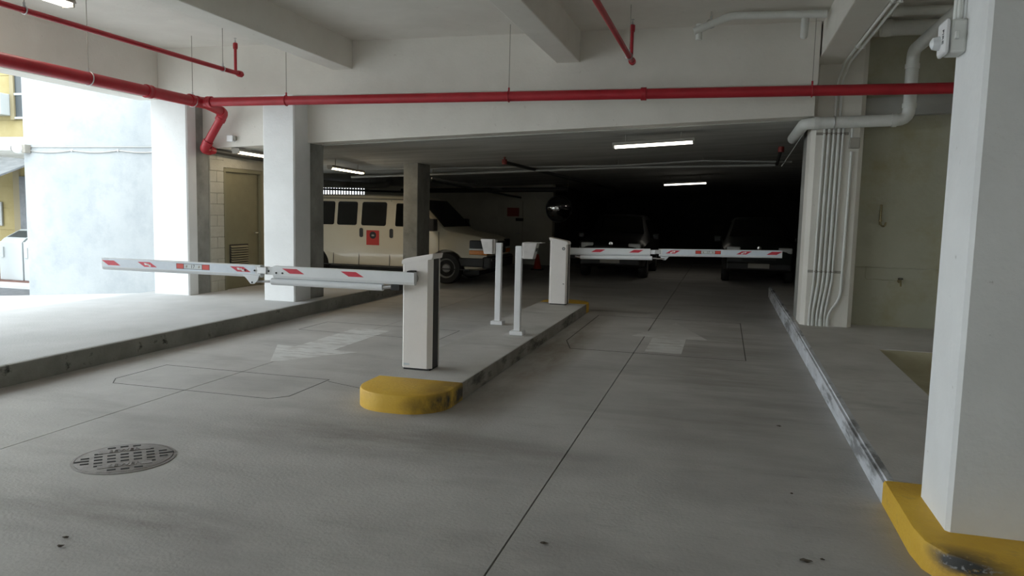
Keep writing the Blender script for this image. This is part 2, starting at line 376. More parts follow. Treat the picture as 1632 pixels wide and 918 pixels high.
# ------------------------------------------------------------------ setting: walls, beams, ceiling
struct('ceiling', box(BM(), -9.4, 4.6, -9, 12.3, CEIL, CEIL+.3), 'paint', 'cream painted concrete ceiling slab over the entrance bay', 'ceiling')
for x1, lb in ((-5.5, 'cream ceiling beam above the exit lane'), (-2.03, 'cream ceiling beam above the lane island'), (1.42, 'cream ceiling beam carrying conduits to the conduit column')):
    b_ = struct('beam', box(BM(), x1-.33, x1, -9, RINGY if x1 < 1 else 11.2, BEAMZ, CEIL+.02, .012), 'paint', lb, 'beam')
wb = thing('wall_back', 'deep cream beam wall spanning the columns above the lanes', 'beam', (-4, 11, 2.6), kind='structure')
obj('upper_beam', box(BM(), -9.4, 1.07, RINGY, 11.4, RINGZ, CEIL+.02, .01), 'paint', wb)
obj('lower_beam', prism(BM(), [(-8.47, RINGZ+.01), (1.085, RINGZ+.01), (1.085, 3.07), (-8.2, 2.65), (-8.47, 2.65)], 'y', LOWY, 11.3), 'paint', wb)
struct('wall_left', box(BM(), -9.4, -9.0, -9, RINGY, 3.385, CEIL+.02, .01), 'paint', 'cream beam wall above the open side of the garage', 'wall')

def pillar(lb, x0, x1, y0, y1, z0, z1, m='white_paint', ch=.02, raw=None):
    t = thing('pillar', lb, 'column', ((x0+x1)/2, (y0+y1)/2, z0), kind='structure')
    p = [(x0+ch, y0), (x1-ch, y0), (x1, y0+ch), (x1, y1), (x0, y1), (x0, y0+ch)]
    obj('painted_shaft', prism(BM(), p, 'z', z0, z1), m, t)
    if raw: obj('raw_shaft', box(BM(), x0+.004, x1-.004, y1, raw, z0, z1 if z1 < 3.5 else 3.0), 'raw', t)
    return t
pillar('bright white square column beside the exterior stucco wall', -9.17, -8.47, RINGY, 10.77, .19, RINGZ+.01, raw=11.08)
pillar('white square column with raw concrete back on the pale sidewalk', -7.06, -6.5, RINGY, 11.02, .19, RINGZ+.01, raw=11.45)
pillar('cream column carrying a bank of white conduits', 1.09, 1.76, 11.2, 11.75, .2, CEIL+.02, 'paint', .06, raw=12.3)
pillar('big white column standing on the yellow kerb end', 1.15, 1.98, 4.12, 4.62, .14, CEIL+.02, 'white_paint', .02)
t = thing('pillar', 'bare grey concrete column in front of the van', 'column', (-6.46, 15.3, 0), kind='structure')
obj('raw_shaft', box(BM(), -6.62, -6.29, 15.0, 15.7, -.02, 2.78, .015), 'raw', t)

# right hand wall with joint lines
struct('wall_right', box(BM(), 1.70, 4.6, 11.55, 11.9, .2, CEIL+.02), 'wall_olive', 'stained cream wall behind the conduit column', 'wall')
struct('wall_side', box(BM(), 4.4, 4.6, -9, 11.6, -.4, CEIL+.02), 'paint', 'cream side wall enclosing the walkway', 'wall')
# interior shell
def slab(x0, x1, y0, y1, t=.25):
    bm = BM(); lo = [(x, y, soffit(x, y)) for x, y in ((x0,y0),(x1,y0),(x1,y1),(x0,y1))]
    return quadslab(bm, lo, (0,0,1), t)
ci = thing('ceiling_interior', 'sloping bare concrete slab soffit above the dark parking level', 'ceiling', (-5, 20, 3), kind='structure')
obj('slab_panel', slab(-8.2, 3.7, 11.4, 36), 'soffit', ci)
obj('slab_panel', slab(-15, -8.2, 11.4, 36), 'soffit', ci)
wi = thing('wall_rear', 'dim painted block wall behind the van with a slatted opening', 'wall', (-9, 24, 0), kind='structure')
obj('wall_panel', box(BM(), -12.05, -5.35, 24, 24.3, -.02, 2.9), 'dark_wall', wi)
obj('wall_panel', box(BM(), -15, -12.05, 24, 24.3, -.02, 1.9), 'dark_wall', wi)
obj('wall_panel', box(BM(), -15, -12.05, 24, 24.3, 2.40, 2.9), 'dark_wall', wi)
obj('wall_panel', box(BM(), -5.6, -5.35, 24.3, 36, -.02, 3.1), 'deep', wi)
sl = obj('vertical_slat', box(BM(), 0, .045, 0, .03, 1.9, 2.4), 'fence_slat', wi); sl.location = Vector((-14.1, 24.1, 0)) - OFF[wi.name]
bmesh_fix = sl.data
for v in sl.data.vertices: v.co += OFF[wi.name]
for k in range(1, 20): copyobj(sl, sl.location + Vector((k*.106, 0, 0)), wi)
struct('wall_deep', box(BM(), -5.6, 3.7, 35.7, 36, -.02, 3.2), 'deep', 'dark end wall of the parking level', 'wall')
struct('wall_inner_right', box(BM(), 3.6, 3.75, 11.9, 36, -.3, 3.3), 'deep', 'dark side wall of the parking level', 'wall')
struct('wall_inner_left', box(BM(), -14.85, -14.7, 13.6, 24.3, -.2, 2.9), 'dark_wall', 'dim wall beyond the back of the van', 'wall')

# block wall and louvred door beyond the first column
bw = thing('wall_block', 'painted concrete block wall behind the bright white column', 'wall', (-8.6, 11.3, .2), kind='structure')
obj('mortar_core', box(BM(), -8.75, -8.462, 11.08, 11.46, .19, 2.66), 'mortar', bw)
for i in range(13):
    z0 = .2 + i*.19; z1 = min(z0+.182, 2.64)
    ed = [11.085, 11.46] if i % 2 else [11.085, 11.27, 11.46]
    for a, b in zip(ed, ed[1:]): obj('block', box(BM(), -8.7, -8.452+.003*random.random(), a+.004, b-.004, z0, z1, .004, 1), 'cmu', bw)
obj('wall_panel', box(BM(), -8.75, -8.455, 12.62, 13.75, .19, 2.72), 'cmu', bw)
obj('wall_panel', box(BM(), -8.75, -8.455, 11.46, 12.62, 2.36, 2.72), 'cmu', bw)
obj('wall_panel', box(BM(), -14.85, -8.455, 13.6, 13.75, .0, 2.72), 'cmu', bw)
d = thing('door_1', 'olive metal door with a louvre vent between the white columns', 'door', (-8.5, 12.0, .2), kind='structure')
obj('leaf', box(BM(), -8.56, -8.50, 11.52, 12.55, .205, 2.29, .004), 'door', d)
fr = BM(); box(fr, -8.6, -8.452, 11.462, 11.52, .2, 2.35); box(fr, -8.6, -8.452, 12.55, 12.62, .2, 2.35); box(fr, -8.6, -8.452, 11.52, 12.55, 2.29, 2.355)
obj('door_frame', fr, 'olive_frame', d)
vt = obj('louvre', box(BM(), -8.50, -8.492, 11.66, 12.2, .58, 1.0), 'cab_dark', d)
for k in range(9):
    z = .60+k*.043
    obj('slat', quadslab(BM(), ((-8.495,11.68,z+.03), (-8.47,11.68,z), (-8.47,12.18,z), (-8.495,12.18,z+.03)), (1,0,1), .004), 'door', vt)
obj('handle', tube(BM(), ((-8.5,12.46,1.2), (-8.45,12.46,1.2), (-8.45,12.36,1.2)), .011, 8, .02), 'steel', d, True)
for z in (.45, 1.25, 2.05): obj('hinge', box(BM(), -8.505, -8.485, 11.515, 11.53, z, z+.1), 'olive_frame', d)

# ------------------------------------------------------------------ outside on the left
struct('ground_outside', quadslab(BM(), ((-9.38,10.95,.16), (-12.6,10.95,-.22), (-13.2,11.5,-.25), (-40,11.5,-.3), (-40,-9,-.3), (-9.38,-9,.16)), (0,0,-1), .2), 'walk_bright', 'bright concrete apron outside the garage', 'ground')
struct('ground_behind', box(BM(), -30, 30, -30, -9, -.25, -.05), 'asphalt', 'asphalt street at the garage entrance', 'ground')
struct('street', quadslab(BM(), ((-12.4,11.4,-.26), (-12.4,13.2,-.26), (-40,13.2,-.3), (-40,11.4,-.3)), (0,0,-1), .2), 'asphalt', 'grey asphalt strip beyond the stucco wall', 'street')
struct('kerb_outside', box(BM(), -40, -12.4, 13.2, 13.75, -.4, -.2), 'walk_bright', 'bright white kerb strip in front of the yellow house', 'kerb')
struct('paving_outside', box(BM(), -40, -12.4, 13.75, 18, -.4, -.19), 'brick_red', 'brick red paving under the washing machines', 'pavement')
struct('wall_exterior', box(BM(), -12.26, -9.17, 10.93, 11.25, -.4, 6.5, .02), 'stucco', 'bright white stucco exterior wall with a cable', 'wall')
cb = BM()
pts = []
for k in range(25):
    x = -12.15 + k*(2.98/24); s = 2.60 - .035*abs(math.sin(k/24*PI*3))
    pts.append((x, 10.918, s))
tube(cb, pts, .012, 6)
cbt = thing('wall_cable', 'drooping grey cable along the white stucco wall', 'cable', (-10.7, 10.92, 2.58))
obj('cable', cb, 'conduit', cbt, True)
for k in (0, 8, 16, 24): obj('clip', box(BM(), pts[k][0]-.012, pts[k][0]+.012, 10.9, 10.932, pts[k][2]-.02, pts[k][2]+.02, .003), 'post', cbt)
obj('cable', tube(BM(), ((-12.15,10.92,2.66), (-9.18,10.92,2.66)), .008, 6), 'conduit', cbt, True)
sc_ = thing('security_camera', 'white dome security camera at the stucco wall corner', 'camera', (-12.2, 10.9, 2.62))
obj('wall_bracket', box(BM(), -12.2, -12.08, 10.80, 10.93, 2.55, 2.70, .01), 'fixture', sc_)
Mx = frame((0,1,0), (0,0,1), (-1,0,0), (-12.16, 10.82, 2.63))
obj('housing', lathe(BM(), [(.02,-.02), (.085,0), (.095,.08), (.085,.14), (.07,.17)], 20, Mx), 'post', sc_, True)
obj('dome', lathe(BM(), [(.068,.165), (.06,.2), (.04,.225), (.005,.235)], 20, Mx), 'black', sc_, True)

yb = thing('yellow_house', 'yellow clapboard house across the alley', 'house', (-19, 15.2, -.2))
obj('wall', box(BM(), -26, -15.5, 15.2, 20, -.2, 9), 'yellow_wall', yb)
for k in range(17):
    z = -.15+k*.55
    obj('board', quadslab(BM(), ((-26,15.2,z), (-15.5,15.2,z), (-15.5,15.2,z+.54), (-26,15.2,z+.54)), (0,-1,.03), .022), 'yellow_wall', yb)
wn_ = obj('window', box(BM(), -17.15, -16.35, 15.12, 15.2, 3.75, 5.9), 'appliance_dark', yb)
for z in (3.72, 4.30, 4.95, 5.88): obj('window_bar', box(BM(), -17.2, -16.3, 15.09, 15.13, z, z+.05), 'appliance', wn_)
obj('window_bar', box(BM(), -17.28, -17.16, 15.08, 15.13, 3.7, 5.95), 'tan_wood', wn_)
obj('corner_trim', box(BM(), -17.35, -17.15, 15.13, 15.2, -.19, 3.0), 'tan_wood', yb)
win2 = obj('window', box(BM(), -17.12, -16.3, 15.10, 15.2, .9, 2.3), 'awning', yb)
ac = thing('air_conditioner', 'white window air conditioner on the yellow house', 'air conditioner', (-17.6, 15.0, 3.8))
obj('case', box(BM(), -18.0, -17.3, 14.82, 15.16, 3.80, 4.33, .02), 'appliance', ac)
obj('grille', box(BM(), -17.9, -17.36, 14.80, 14.83, 3.87, 4.26), 'awning', ac)
for k in range(8): obj('slat', box(BM(), -17.9, -17.36, 14.785, 14.805, 3.89+k*.046, 3.90+k*.046), 'fixture', ac)
aw = thing('awning', 'grey sheet awning over the washing machines', 'awning', (-18.5, 14.4, 2.2))
obj('roof_sheet', quadslab(BM(), ((-24,15.08,2.85), (-16.2,15.08,2.75), (-16.2,13.7,2.20), (-24,13.7,2.5)), (0,-.4,1), .04), 'awning', aw)
obj('fascia', quadslab(BM(), ((-24,13.66,2.38), (-16.2,13.66,2.08), (-16.2,13.66,2.2), (-24,13.66,2.5)), (0,1,0), .04), 'tan_wood', aw)
obj('post', box(BM(), -16.55, -16.45, 13.7, 13.8, -.19, 2.2), 'tan_wood', aw)
for k, (x0, lb) in enumerate(((-16.58, 'white top-loading washing machine with paper notice above it'), (-15.85, 'white washing machine partly hidden by the stucco wall'))):
    wm = thing('washing_machine', lb, 'washing machine', (x0+.35, 14.4, -.19), group='washing machines under the awning')
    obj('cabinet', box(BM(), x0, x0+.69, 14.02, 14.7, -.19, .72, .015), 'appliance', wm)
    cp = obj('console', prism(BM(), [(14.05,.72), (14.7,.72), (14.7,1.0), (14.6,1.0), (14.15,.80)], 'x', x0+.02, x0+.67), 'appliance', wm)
    obj('control_panel', quadslab(BM(), ((x0+.06,14.2,.822), (x0+.63,14.2,.822), (x0+.63,14.52,.965), (x0+.06,14.52,.965)), (0,-.4,1), .006), 'appliance_dark', cp)
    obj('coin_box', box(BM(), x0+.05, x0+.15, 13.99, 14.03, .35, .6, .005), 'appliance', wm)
dt = thing('detergent_bottle', 'small grey bottle on top of the washing machine', 'bottle', (-16.25, 14.62, 1.0))
obj('body', lathe(BM(), [(.06,0), (.065,.02), (.065,.12), (.03,.17), (.03,.2)], 12, Matrix.Translation((-16.25,14.62,1.0))), 'fixture', dt, True)
obj('cap', lathe(BM(), [(.034,.2), (.034,.23), (.01,.235)], 12, Matrix.Translation((-16.25,14.62,1.0))), 'appliance', dt, True)
nt_ = thing('paper_notice', 'white paper notice on the yellow wall above the washers', 'notice', (-17.9, 15.13, 1.35))
obj('sheet', box(BM(), -18.2, -17.75, 15.12, 15.16, 1.05, 1.65), 'paper', nt_)

struct('wall_left_blocker', box(BM(), -9.4, -9.0, -9, -3.0, -.3, 3.39), 'paint', 'unseen cream side wall added behind the viewer to cut daylight', 'wall')  # added out of view to cut side daylight behind the viewer
wf = thing('wall_front_blocker', 'unseen entrance end with lintel added behind the viewer to narrow the daylight', 'wall', (-2, -9, 0), kind='structure')  # unseen piers and lintel added to shrink the bright opening behind
obj('lintel', box(BM(), -9.4, 4.6, -9.3, -9, 2.9, CEIL+.3), 'paint', wf)
obj('pier', box(BM(), -9.4, -6.3, -9.3, -9, -.2, 2.9), 'paint', wf); obj('pier', box(BM(), 1.0, 4.6, -9.3, -9, -.2, 2.9), 'paint', wf)
ob = thing('daylight_blocker', 'unseen plain building added across the street to hold back daylight', 'building', (0, -24, -.05))  # unseen block added to mask the sky behind the viewer
obj('wall', box(BM(), -30, 30, -28, -24, -.05, 12), 'paint', ob)
for k in range(9):
    for j in range(3): obj('window', box(BM(), -26+k*6, -23+k*6, -24.02, -23.97, 1.2+j*3.6, 3.2+j*3.6), 'glass', ob)

# ------------------------------------------------------------------ barrier gates
def barrier(lb, loc, rz, tilt, lb_arm):
    g = thing('barrier_gate', lb, 'barrier', loc, rz, 'parking barrier gates on the island', world=False)
    W, D, Ht = .155, .13, 1.07; ch = .042
    top = lambda x: Ht + .06*(x+W)/(2*W)
    def shell(s):
        # front (s=-1) or back (s=1) light shell with chamfered upright edges
        y_in, y_out = s*.085, s*D
        p = [(-W, y_in), (-W, y_out-s*ch), (-W+ch*.6, y_out), (W-ch, y_out), (W, y_out-s*ch), (W, y_in)]
        bm = BM(); lo = [bm.verts.new((x, y, .02)) for x, y in p]; hi = [bm.verts.new((x, y, top(x)-.052)) for x, y in p]
        bm.faces.new(lo); bm.faces.new(hi)
        for i in range(6): bm.faces.new((lo[i], lo[(i+1) % 6], hi[(i+1) % 6], hi[i]))
        bmesh.ops.recalc_face_normals(bm, faces=bm.faces[:]); return bm
    obj('front_shell', shell(-1), 'cab', g)
    bs = obj('back_shell', shell(1), 'cab', g)
    for s in (-1, 1):
        obj('side_panel', box(BM(), min(s*(W-.012), s*(W-.03)), max(s*(W-.012), s*(W-.03)), -.084, .084, .02, top(s*W)-.056), 'cab_dark', g, label='dark charcoal side panel')
    obj('inner_core', box(BM(), -W+.03, W-.03, -.084, .084, .02, Ht-.056), 'cab_dark', g)
    obj('plinth', box(BM(), -W+.02, W-.02, -D+.02, D-.02, 0, .02), 'black', g)
    cp = BM(); pr = [(-W-.001, top(-W)-.052), (W+.002, top(W)-.052), (W+.014, top(W)+.002), (-W+.035, top(-W)+.005), (-W+.012, top(-W)-.006), (-W-.001, top(-W)-.028)]
    prism(cp, pr, 'y', -D-.001, D+.001); bmesh.ops.bevel(cp, geom=cp.edges[:], offset=.004, segments=2, affect='EDGES')
    obj('cap', cp, 'cab', g)
    Mb = frame((-1,0,0), (0,0,1), (0,1,0), (-.085, D, .95))
    obj('lock_ring', lathe(BM(), [(.026,0), (.026,.006), (.019,.007), (.019,.002)], 20, Mb), 'black', bs, True)
    obj('lock_barrel', lathe(BM(), [(.018,0), (.018,.008), (.004,.009)], 16, Mb), 'steel', bs, True)
    obj('catch', tube(BM(), ((-.09,D,.36), (-.09,D+.015,.36), (-.115,D+.015,.357)), .005, 6), 'black', bs)
    obj('maker_plate', box(BM(), -W+.03, -W+.09, -D-.002, -D+.002, .045, .065), 'sticker_grey', g)
    # arm: in its own frame x runs from hub to tip
    ay = -D-.075
    Ash = lambda bm: (bmesh.ops.transform(bm, matrix=Matrix.Translation((0,0,.83)) @ Matrix.Rotation(tilt, 4, 'Y') @ Matrix.Translation((0,0,-.83)), verts=bm.verts), bm)[1]
    obj('hub', lathe(BM(), [(.05,-.01), (.05,.05)], 20, frame((1,0,0), (0,0,1), (0,-1,0), (-.03, -D, .89))), 'steel', g, True)
    th = .032
    def section(x0, x1, z0, z1):
        p = [(ay-th, z0+.03), (ay-th, z1), (ay+th, z1), (ay+th, z0+.03), (ay+.022, z0+.006), (ay, z0), (ay-.022, z0+.006)]
        return prism(BM(), p, 'x', x0, x1)
    arm = obj('lower_arm', Ash(section(-1.49, .02, .828, .952)), 'arm', g)
    tipo = obj('folding_arm', Ash(section(-3.56, -1.63, .828, .952)), 'arm', g)
    def decal(x, wd, z0, z1, m, par, slant=.0, face=-1, name='stripe', th2=.0015, label=None):
        y = ay + face*th
        p = [(x-wd/2+slant/2, z0), (x+wd/2+slant/2, z0), (x+wd/2-slant/2, z1), (x-wd/2-slant/2, z1)]
        bm = BM(); prism(bm, p, 'y', min(y, y+face*th2), max(y, y+face*th2)); return obj(name, Ash(bm), m, par, label=label)
    for fc in (-1, 1):
        decal(-2.61, 1.84, .862, .945, 'tape', tipo, face=fc, name='reflective_band', th2=.001)
        for x, mark in ((-3.44, 0), (-2.98, 1), (-1.86, 1)):
            decal(x, .155, .880, .930, 'tape_red', tipo, .085, fc, label='red slanted stripe', th2=.002)
            if mark:
                for dx, ww, zz in ((-.02, .03, .910), (.012, .02, .905), (.03, .028, .896)):
                    decal(x+dx*1, ww, zz-.011, zz+.009, 'white_ink', tipo, .012, fc, name='emblem', th2=.003)
        for x in (-.62, -1.26):
            decal(x, .16, .885, .932, 'tape_red', arm, .085, fc, label='red slanted stripe', th2=.002)
        decal(-2.42, .40, .878, .934, 'ink', tipo, 0, fc, name='label_border', th2=.0016)
        for x in (-2.575, -2.265): decal(x, .082, .882, .930, 'sticker_red', tipo, 0, fc, name='label_end', th2=.0024)
        pl = decal(-2.42, .215, .882, .930, 'sticker_grey', tipo, 0, fc, name='label_plate', th2=.0024)
        y = ay+fc*(th+.0026)
        Mt = frame((1,0,0), (0,0,1), (0,-1,0), (-2.42,y,.905)) if fc < 0 else frame((-1,0,0), (0,0,1), (0,1,0), (-2.42,y,.905))
        obj('lettering', Ash(text_bm('17', .05, .0006, Mt @ Matrix.Shear('XZ', 4, (.25, 0)) if False else Mt)), 'ink', pl)
        for dx in (-.075, .075): decal(-2.42+dx, .018, .893, .918, 'fixture', pl, -.006, fc, name='print_mark', th2=.0028)
    kn = BM(); box(kn, -1.66, -1.56, ay-th-.006, ay+th+.006, .868, .938, .006)
    obj('hinge_block', Ash(kn), 'steel', g)
    kn = BM(); box(kn, -1.58, -1.46, ay-.02, ay+.02, .862, .935, .006); obj('hinge_tongue', Ash(kn), 'arm', g)
    kn = BM(); prism(kn, [(-1.83,.850), (-1.64,.850), (-1.66,.80), (-1.70,.765), (-1.74,.765), (-1.79,.82)], 'y', ay-th-.008, ay-th+.006)
    br = obj('hinge_bracket', Ash(kn), 'arm', g)
    for x, z in ((-1.80,.90), (-1.69,.90), (-1.72,.78), (-1.53,.90), (-1.45,.885), (-1.38,.885)):
        obj('bolt', Ash(lathe(BM(), [(.009,0), (.009,.006), (.003,.008)], 10, frame((1,0,0), (0,0,1), (0,-1,0), (x, ay-th-(.006 if x < -1.5 else 0), z)))), 'black', br, True)
    tb = BM(); tube(tb, ((-1.52,ay,.795), (-.31,ay,.795)), .034, 16); obj('link_tube', Ash(tb), 'arm', g, True)
    tb = BM(); tube(tb, ((-1.72,ay,.785), (-1.52,ay,.795)), .012, 8); obj('link_rod', Ash(tb), 'steel', g, True)
    tb = BM(); tube(tb, ((-.31,ay,.795), (-.20,ay,.81)), .02, 10); obj('link_rod', Ash(tb), 'steel', g, True)
    kn = BM(); box(kn, -.22, -.13, ay-.03, ay+.05, .775, .828, .004); obj('pivot_clamp', Ash(kn), 'black', g)
    kn = BM(); box(kn, -.06, .0, ay-.02, ay+.08, .945, .965, .004); obj('arm_clamp', Ash(kn), 'black', g)
    return g
barrier('white parking barrier at the island nose, arm reaching over the exit lane', (-2.795, 6.79, ISZ), 0, 0, '')
barrier('white parking barrier at the far island end, arm reaching over the entry lane', (-2.645, 12.52, ISZ), PI, math.radians(1.3), '')

# card reader posts
def reader(lb, x, y, side):
    t = thing('card_reader', lb, 'card reader', (x, y, ISZ), group='card readers on the island')
    obj('base_plate', box(BM(), x-.085, x+.085, y-.07, y+.07, ISZ, ISZ+.05, .006), 'post', t)
    obj('post', box(BM(), x-.04, x+.04, y-.035, y+.035, ISZ+.05, 1.28, .006), 'post', t)
    s = side; e = x+s*.045
    obj('mount', box(BM(), min(e, e+s*.05), max(e, e+s*.05), y-.045, y+.05, 1.13, 1.325, .004), 'reader', t)
    a, b = (e+s*.03, e+s*.20)
    bm = BM(); prism(bm, [(a,1.125), (b-s*.05,1.125), (b,1.325), (a,1.325)], 'y', y-.075, y+.075)
    bmesh.ops.bevel(bm, geom=bm.edges[:], offset=.004, segments=1, affect='EDGES'); hd = obj('reader_head', bm, 'reader', t)
    if s > 0: obj('rain_hood', box(BM(), a, b+.07, y-.08, y+.08, 1.325, 1.331), 'reader', t)
    obj('card_slot', quadslab(BM(), ((b-s*.026,y-.04,1.22), (b-s*.026,y+.04,1.22), (b-s*.016,y+.04,1.26), (b-s*.016,y-.04,1.26)), (s,0,-.25), .004), 'black', hd)
    return t
reader('white post card reader with its head over the exit lane', -2.93, 9.86, -1)
reader('white post card reader with its hooded head over the entry lane', -2.45, 9.12, 1)

# ------------------------------------------------------------------ manhole
mh = thing('manhole_cover', 'round rusty iron sewer manhole cover in the floor', 'manhole', (-3.78, 4.04, 0), math.radians(43), world=False)
R_ = .30
bm = BM(); lathe(bm, [(R_+.018,-.04), (R_+.018,.004), (R_,.006), (R_,-.04)], 48); obj('rim', bm, 'iron', mh, True)
bm = BM(); lathe(bm, [(R_-.004,-.03), (R_-.004,.006), (R_-.012,.009), (.001,.009)], 48); lid = obj('lid', bm, 'iron', mh, True)
slot = obj('slot', box(BM(), -.025, .025, -.012, .012, .0088, .0106), 'iron_dark', mh)
slot.location = (-.27, 0, 0)
cols = {-3: 3, -2: 5, -1: 5, 0: 5, 1: 5, 2: 5, 3: 3}
for c_, n_ in cols.items():
    for k in range(n_):
        v = (k-(n_-1)/2)*.058 if abs(c_) > 1 else (-.245, -.07, 0, .07, .245)[k]*(1 if abs(c_) < 1 else .97)
        if abs(c_) == 2: v *= 1.12
        copyobj(slot, (c_*.078, v, 0), mh)
copyobj(slot, (.275, 0, 0), mh)
for v in (.16, -.16):
    pl = obj('name_bar', box(BM(), -.16, .16, v-.032, v+.032, .009, .0115, .001, 1), 'iron', mh)
    obj('lettering', text_bm('SEWER', .062, .002, Matrix.Translation((0, v-.004, .0125))), 'iron', pl)

# ------------------------------------------------------------------ red sprinkler pipes
MY, MZ, MR = 10.02, 3.255, .066; LX = -7.78
sp = thing('sprinkler_main', 'thick red sprinkler main pipe hung across the lanes and side opening', 'pipe', (-4, MY, MZ))
obj('cross_pipe', tube(BM(), ((LX,MY,MZ), (4.4,MY,MZ)), MR, 20), 'red', sp, True)
obj('side_pipe', tube(BM(), ((LX,-4.5,MZ-.01), (LX,MY-.02,MZ-.01)), MR+.012, 20), 'red', sp, True)
E1, E2 = aty(357, 180, 10.72), aty(325, 238, 10.74)
obj('drop_pipe', tube(BM(), ((LX,MY,MZ), tuple(E1), tuple(E2), (E2.x+.0,10.98,E2.z)), MR, 16, .13), 'red', sp, True)
obj('inner_pipe', tube(BM(), ((E2.x,10.98,E2.z), (E2.x,13.4,E2.z-.06)), .05, 12), 'black_pipe', sp, True)
def collar(p, dr, r, w_, nm='coupling'):
    d_ = Vector(dr).normalized(); p = Vector(p); bm = BM()
    tube(bm, (p-d_*w_/2, p-d_*w_/2*.55, p-d_*w_/2*.5, p+d_*w_/2*.5, p+d_*w_/2*.55, p+d_*w_/2), [r*1.0, r*1.02, r*1.0, r*1.0, r*1.02, r], 18)
    return obj(nm, bm, 'red', sp, True)
dv = (E2-E1).normalized(); d0 = (E1-Vector((LX,MY,MZ))).normalized()
collar((LX,MY,MZ), (0,1,0), MR*1.28, .20, 'tee'); collar((LX+.16,MY,MZ), (1,0,0), MR*1.28, .09)
collar((LX,MY-.22,MZ), (0,1,0), MR*1.36, .08); collar((LX,8.93,MZ-.01), (0,1,0), MR*1.4, .11)
collar((-1.08,MY,MZ), (1,0,0), MR*1.25, .07)
collar(E1-d0*.10, d0, MR*1.22, .06); collar(E1+dv*.12, dv, MR*1.25, .06)
collar(E2-dv*.13, dv, MR*1.25, .06); collar(E2+Vector((0,.12,0)), (0,1,0), MR*1.25, .06)
for e_ in (E1, E2): obj('elbow', tube(BM(), (e_-(d0 if e_ is E1 else dv)*.12, e_, e_+(dv if e_ is E1 else Vector((0,1,0)))*.12), MR*1.15, 16, .1), 'red', sp, True)
def hanger(par, p, r, zt, m='steel', ax='y'):
    """split ring and threaded rod"""
    x, y, z = p; bm = BM()
    ring = [(x+(math.cos(a)*(r+.008) if ax == 'x' else 0), y+(math.cos(a)*(r+.008) if ax == 'y' else 0), z+math.sin(a)*(r+.008)) for a in [2*PI*k/20 for k in range(21)]]
    tube(bm, ring, .007, 6); tube(bm, ((x,y,z+r), (x,y,z+r+.05)), .012, 8)
    obj('hanger_ring', bm, m, par, True)
    return obj('hanger_rod', tube(BM(), ((x,y,z+r+.03), (x,y,zt)), .005, 6), 'fixture', par, True)
for x, z in ((-6.3, CEIL), (-2.89, CEIL), (.95, CEIL)): hanger(sp, (x, MY, MZ), MR, z, 'red')
for y in (7.9, 9.84, 5.2): hanger(sp, (LX, y, MZ-.01), MR+.012, CEIL, 'steel', 'x')

def branch(lb, x, z, y1, rods):
    t = thing('sprinkler_branch', lb, 'pipe', (x, y1, z), group='thin red sprinkler branch pipes')
    obj('branch_pipe', tube(BM(), ((x,-4.5,z), (x,y1,z)), .030, 14), 'red', t, True)
    obj('end_cap', lathe(BM(), [(.042,-.05), (.045,-.02), (.045,.03), (.028,.035), (.028,.06), (.01,.062)], 14, frame((1,0,0), (0,0,-1), (0,1,0), (x,y1,z))), 'red', t, True)
    obj('riser', tube(BM(), ((x,y1-.10,z), (x,y1-.10,z+.36)), .021, 12), 'red', t, True)
    obj('fitting', lathe(BM(), [(.03,.33), (.033,.36), (.033,.41), (.02,.42)], 12, Matrix.Translation((x,y1-.10,z))), 'red', t, True)
    hd = obj('sprinkler_head', lathe(BM(), [(.012,.41), (.010,.44), (.004,.46), (.004,.475), (.020,.478), (.020,.482)], 12, Matrix.Translation((x,y1-.10,z))), 'steel', t, True)
    for y in rods: hanger(t, (x,y,z), .03, CEIL, 'steel', 'x')
branch('thin red sprinkler branch pipe above the exit lane and sidewalk', -6.87, 3.60, 9.72, (9.33, 6.2))
branch('thin red sprinkler branch pipe above the entry lane', -1.20, 3.60, 9.66, (9.35,))

# ------------------------------------------------------------------ white pipes and conduits by the right column
dp = thing('drain_pipe', 'thick white drain pipe bending along the cream column and wall', 'pipe', (1.8, 11.1, 3.0))
obj('pipe', tube(BM(), ((.96,12.6,2.93), (.98,11.05,2.98), (2.25,11.05,3.02), (2.25,11.05,3.90), (2.25,6.0,3.90)), .078, 18, .14), 'white_pipe', dp, True)
for p, dr in (((1.13,11.05,2.985), (1,0,0)), ((2.08,11.05,3.015), (1,0,0)), ((2.25,11.05,3.2), (0,0,1)), ((2.25,11.05,3.7), (0,0,1))):
    pv = Vector(p); dvv = Vector(dr); obj('coupling', tube(BM(), (pv-dvv*.03, pv+dvv*.03), .088, 18), 'white_pipe', dp, True)
obj('strap', tube(BM(), [(1.35, 11.05+.086*math.cos(a), 2.99+.086*math.sin(a)) for a in [2*PI*k/20 for k in range(21)]], .008, 6), 'steel', dp, True)
cfy = 11.178
def conduit(lb, x, r, bottom, kink, z1=2.97, z0=None, m='white_pipe'):
    t = thing('conduit', lb, 'conduit', (bottom, cfy, .22), group='white conduits on the cream column')
    zb, zt = kink
    obj('pipe', tube(BM(), ((bottom,cfy,.222), (bottom,cfy,zb), (x-.02,cfy,zt), (x,cfy,z1)), r, 10, .12), m, t, True)
    if z0: obj('coupling', tube(BM(), ((bottom,cfy,.222), (bottom,cfy,z0)), r*1.45, 10), m, t, True)
xs_ = (1.255, 1.315, 1.375, 1.435, 1.49)
conduit('white conduit on the cream column, first of six from the lane', xs_[0], .017, 1.205, (.42, .82))
conduit('white conduit on the cream column, second of six from the lane', xs_[1], .020, 1.250, (.42, .82))
conduit('white conduit on the cream column, third of six from the lane', xs_[2], .018, 1.305, (.40, .86))
conduit('white conduit on the cream column, fourth of six from the lane', xs_[3], .021, 1.355, (.42, .86), z0=.32)
conduit('white conduit on the cream column, fifth of six from the lane', xs_[4], .017, 1.405, (.40, .88))
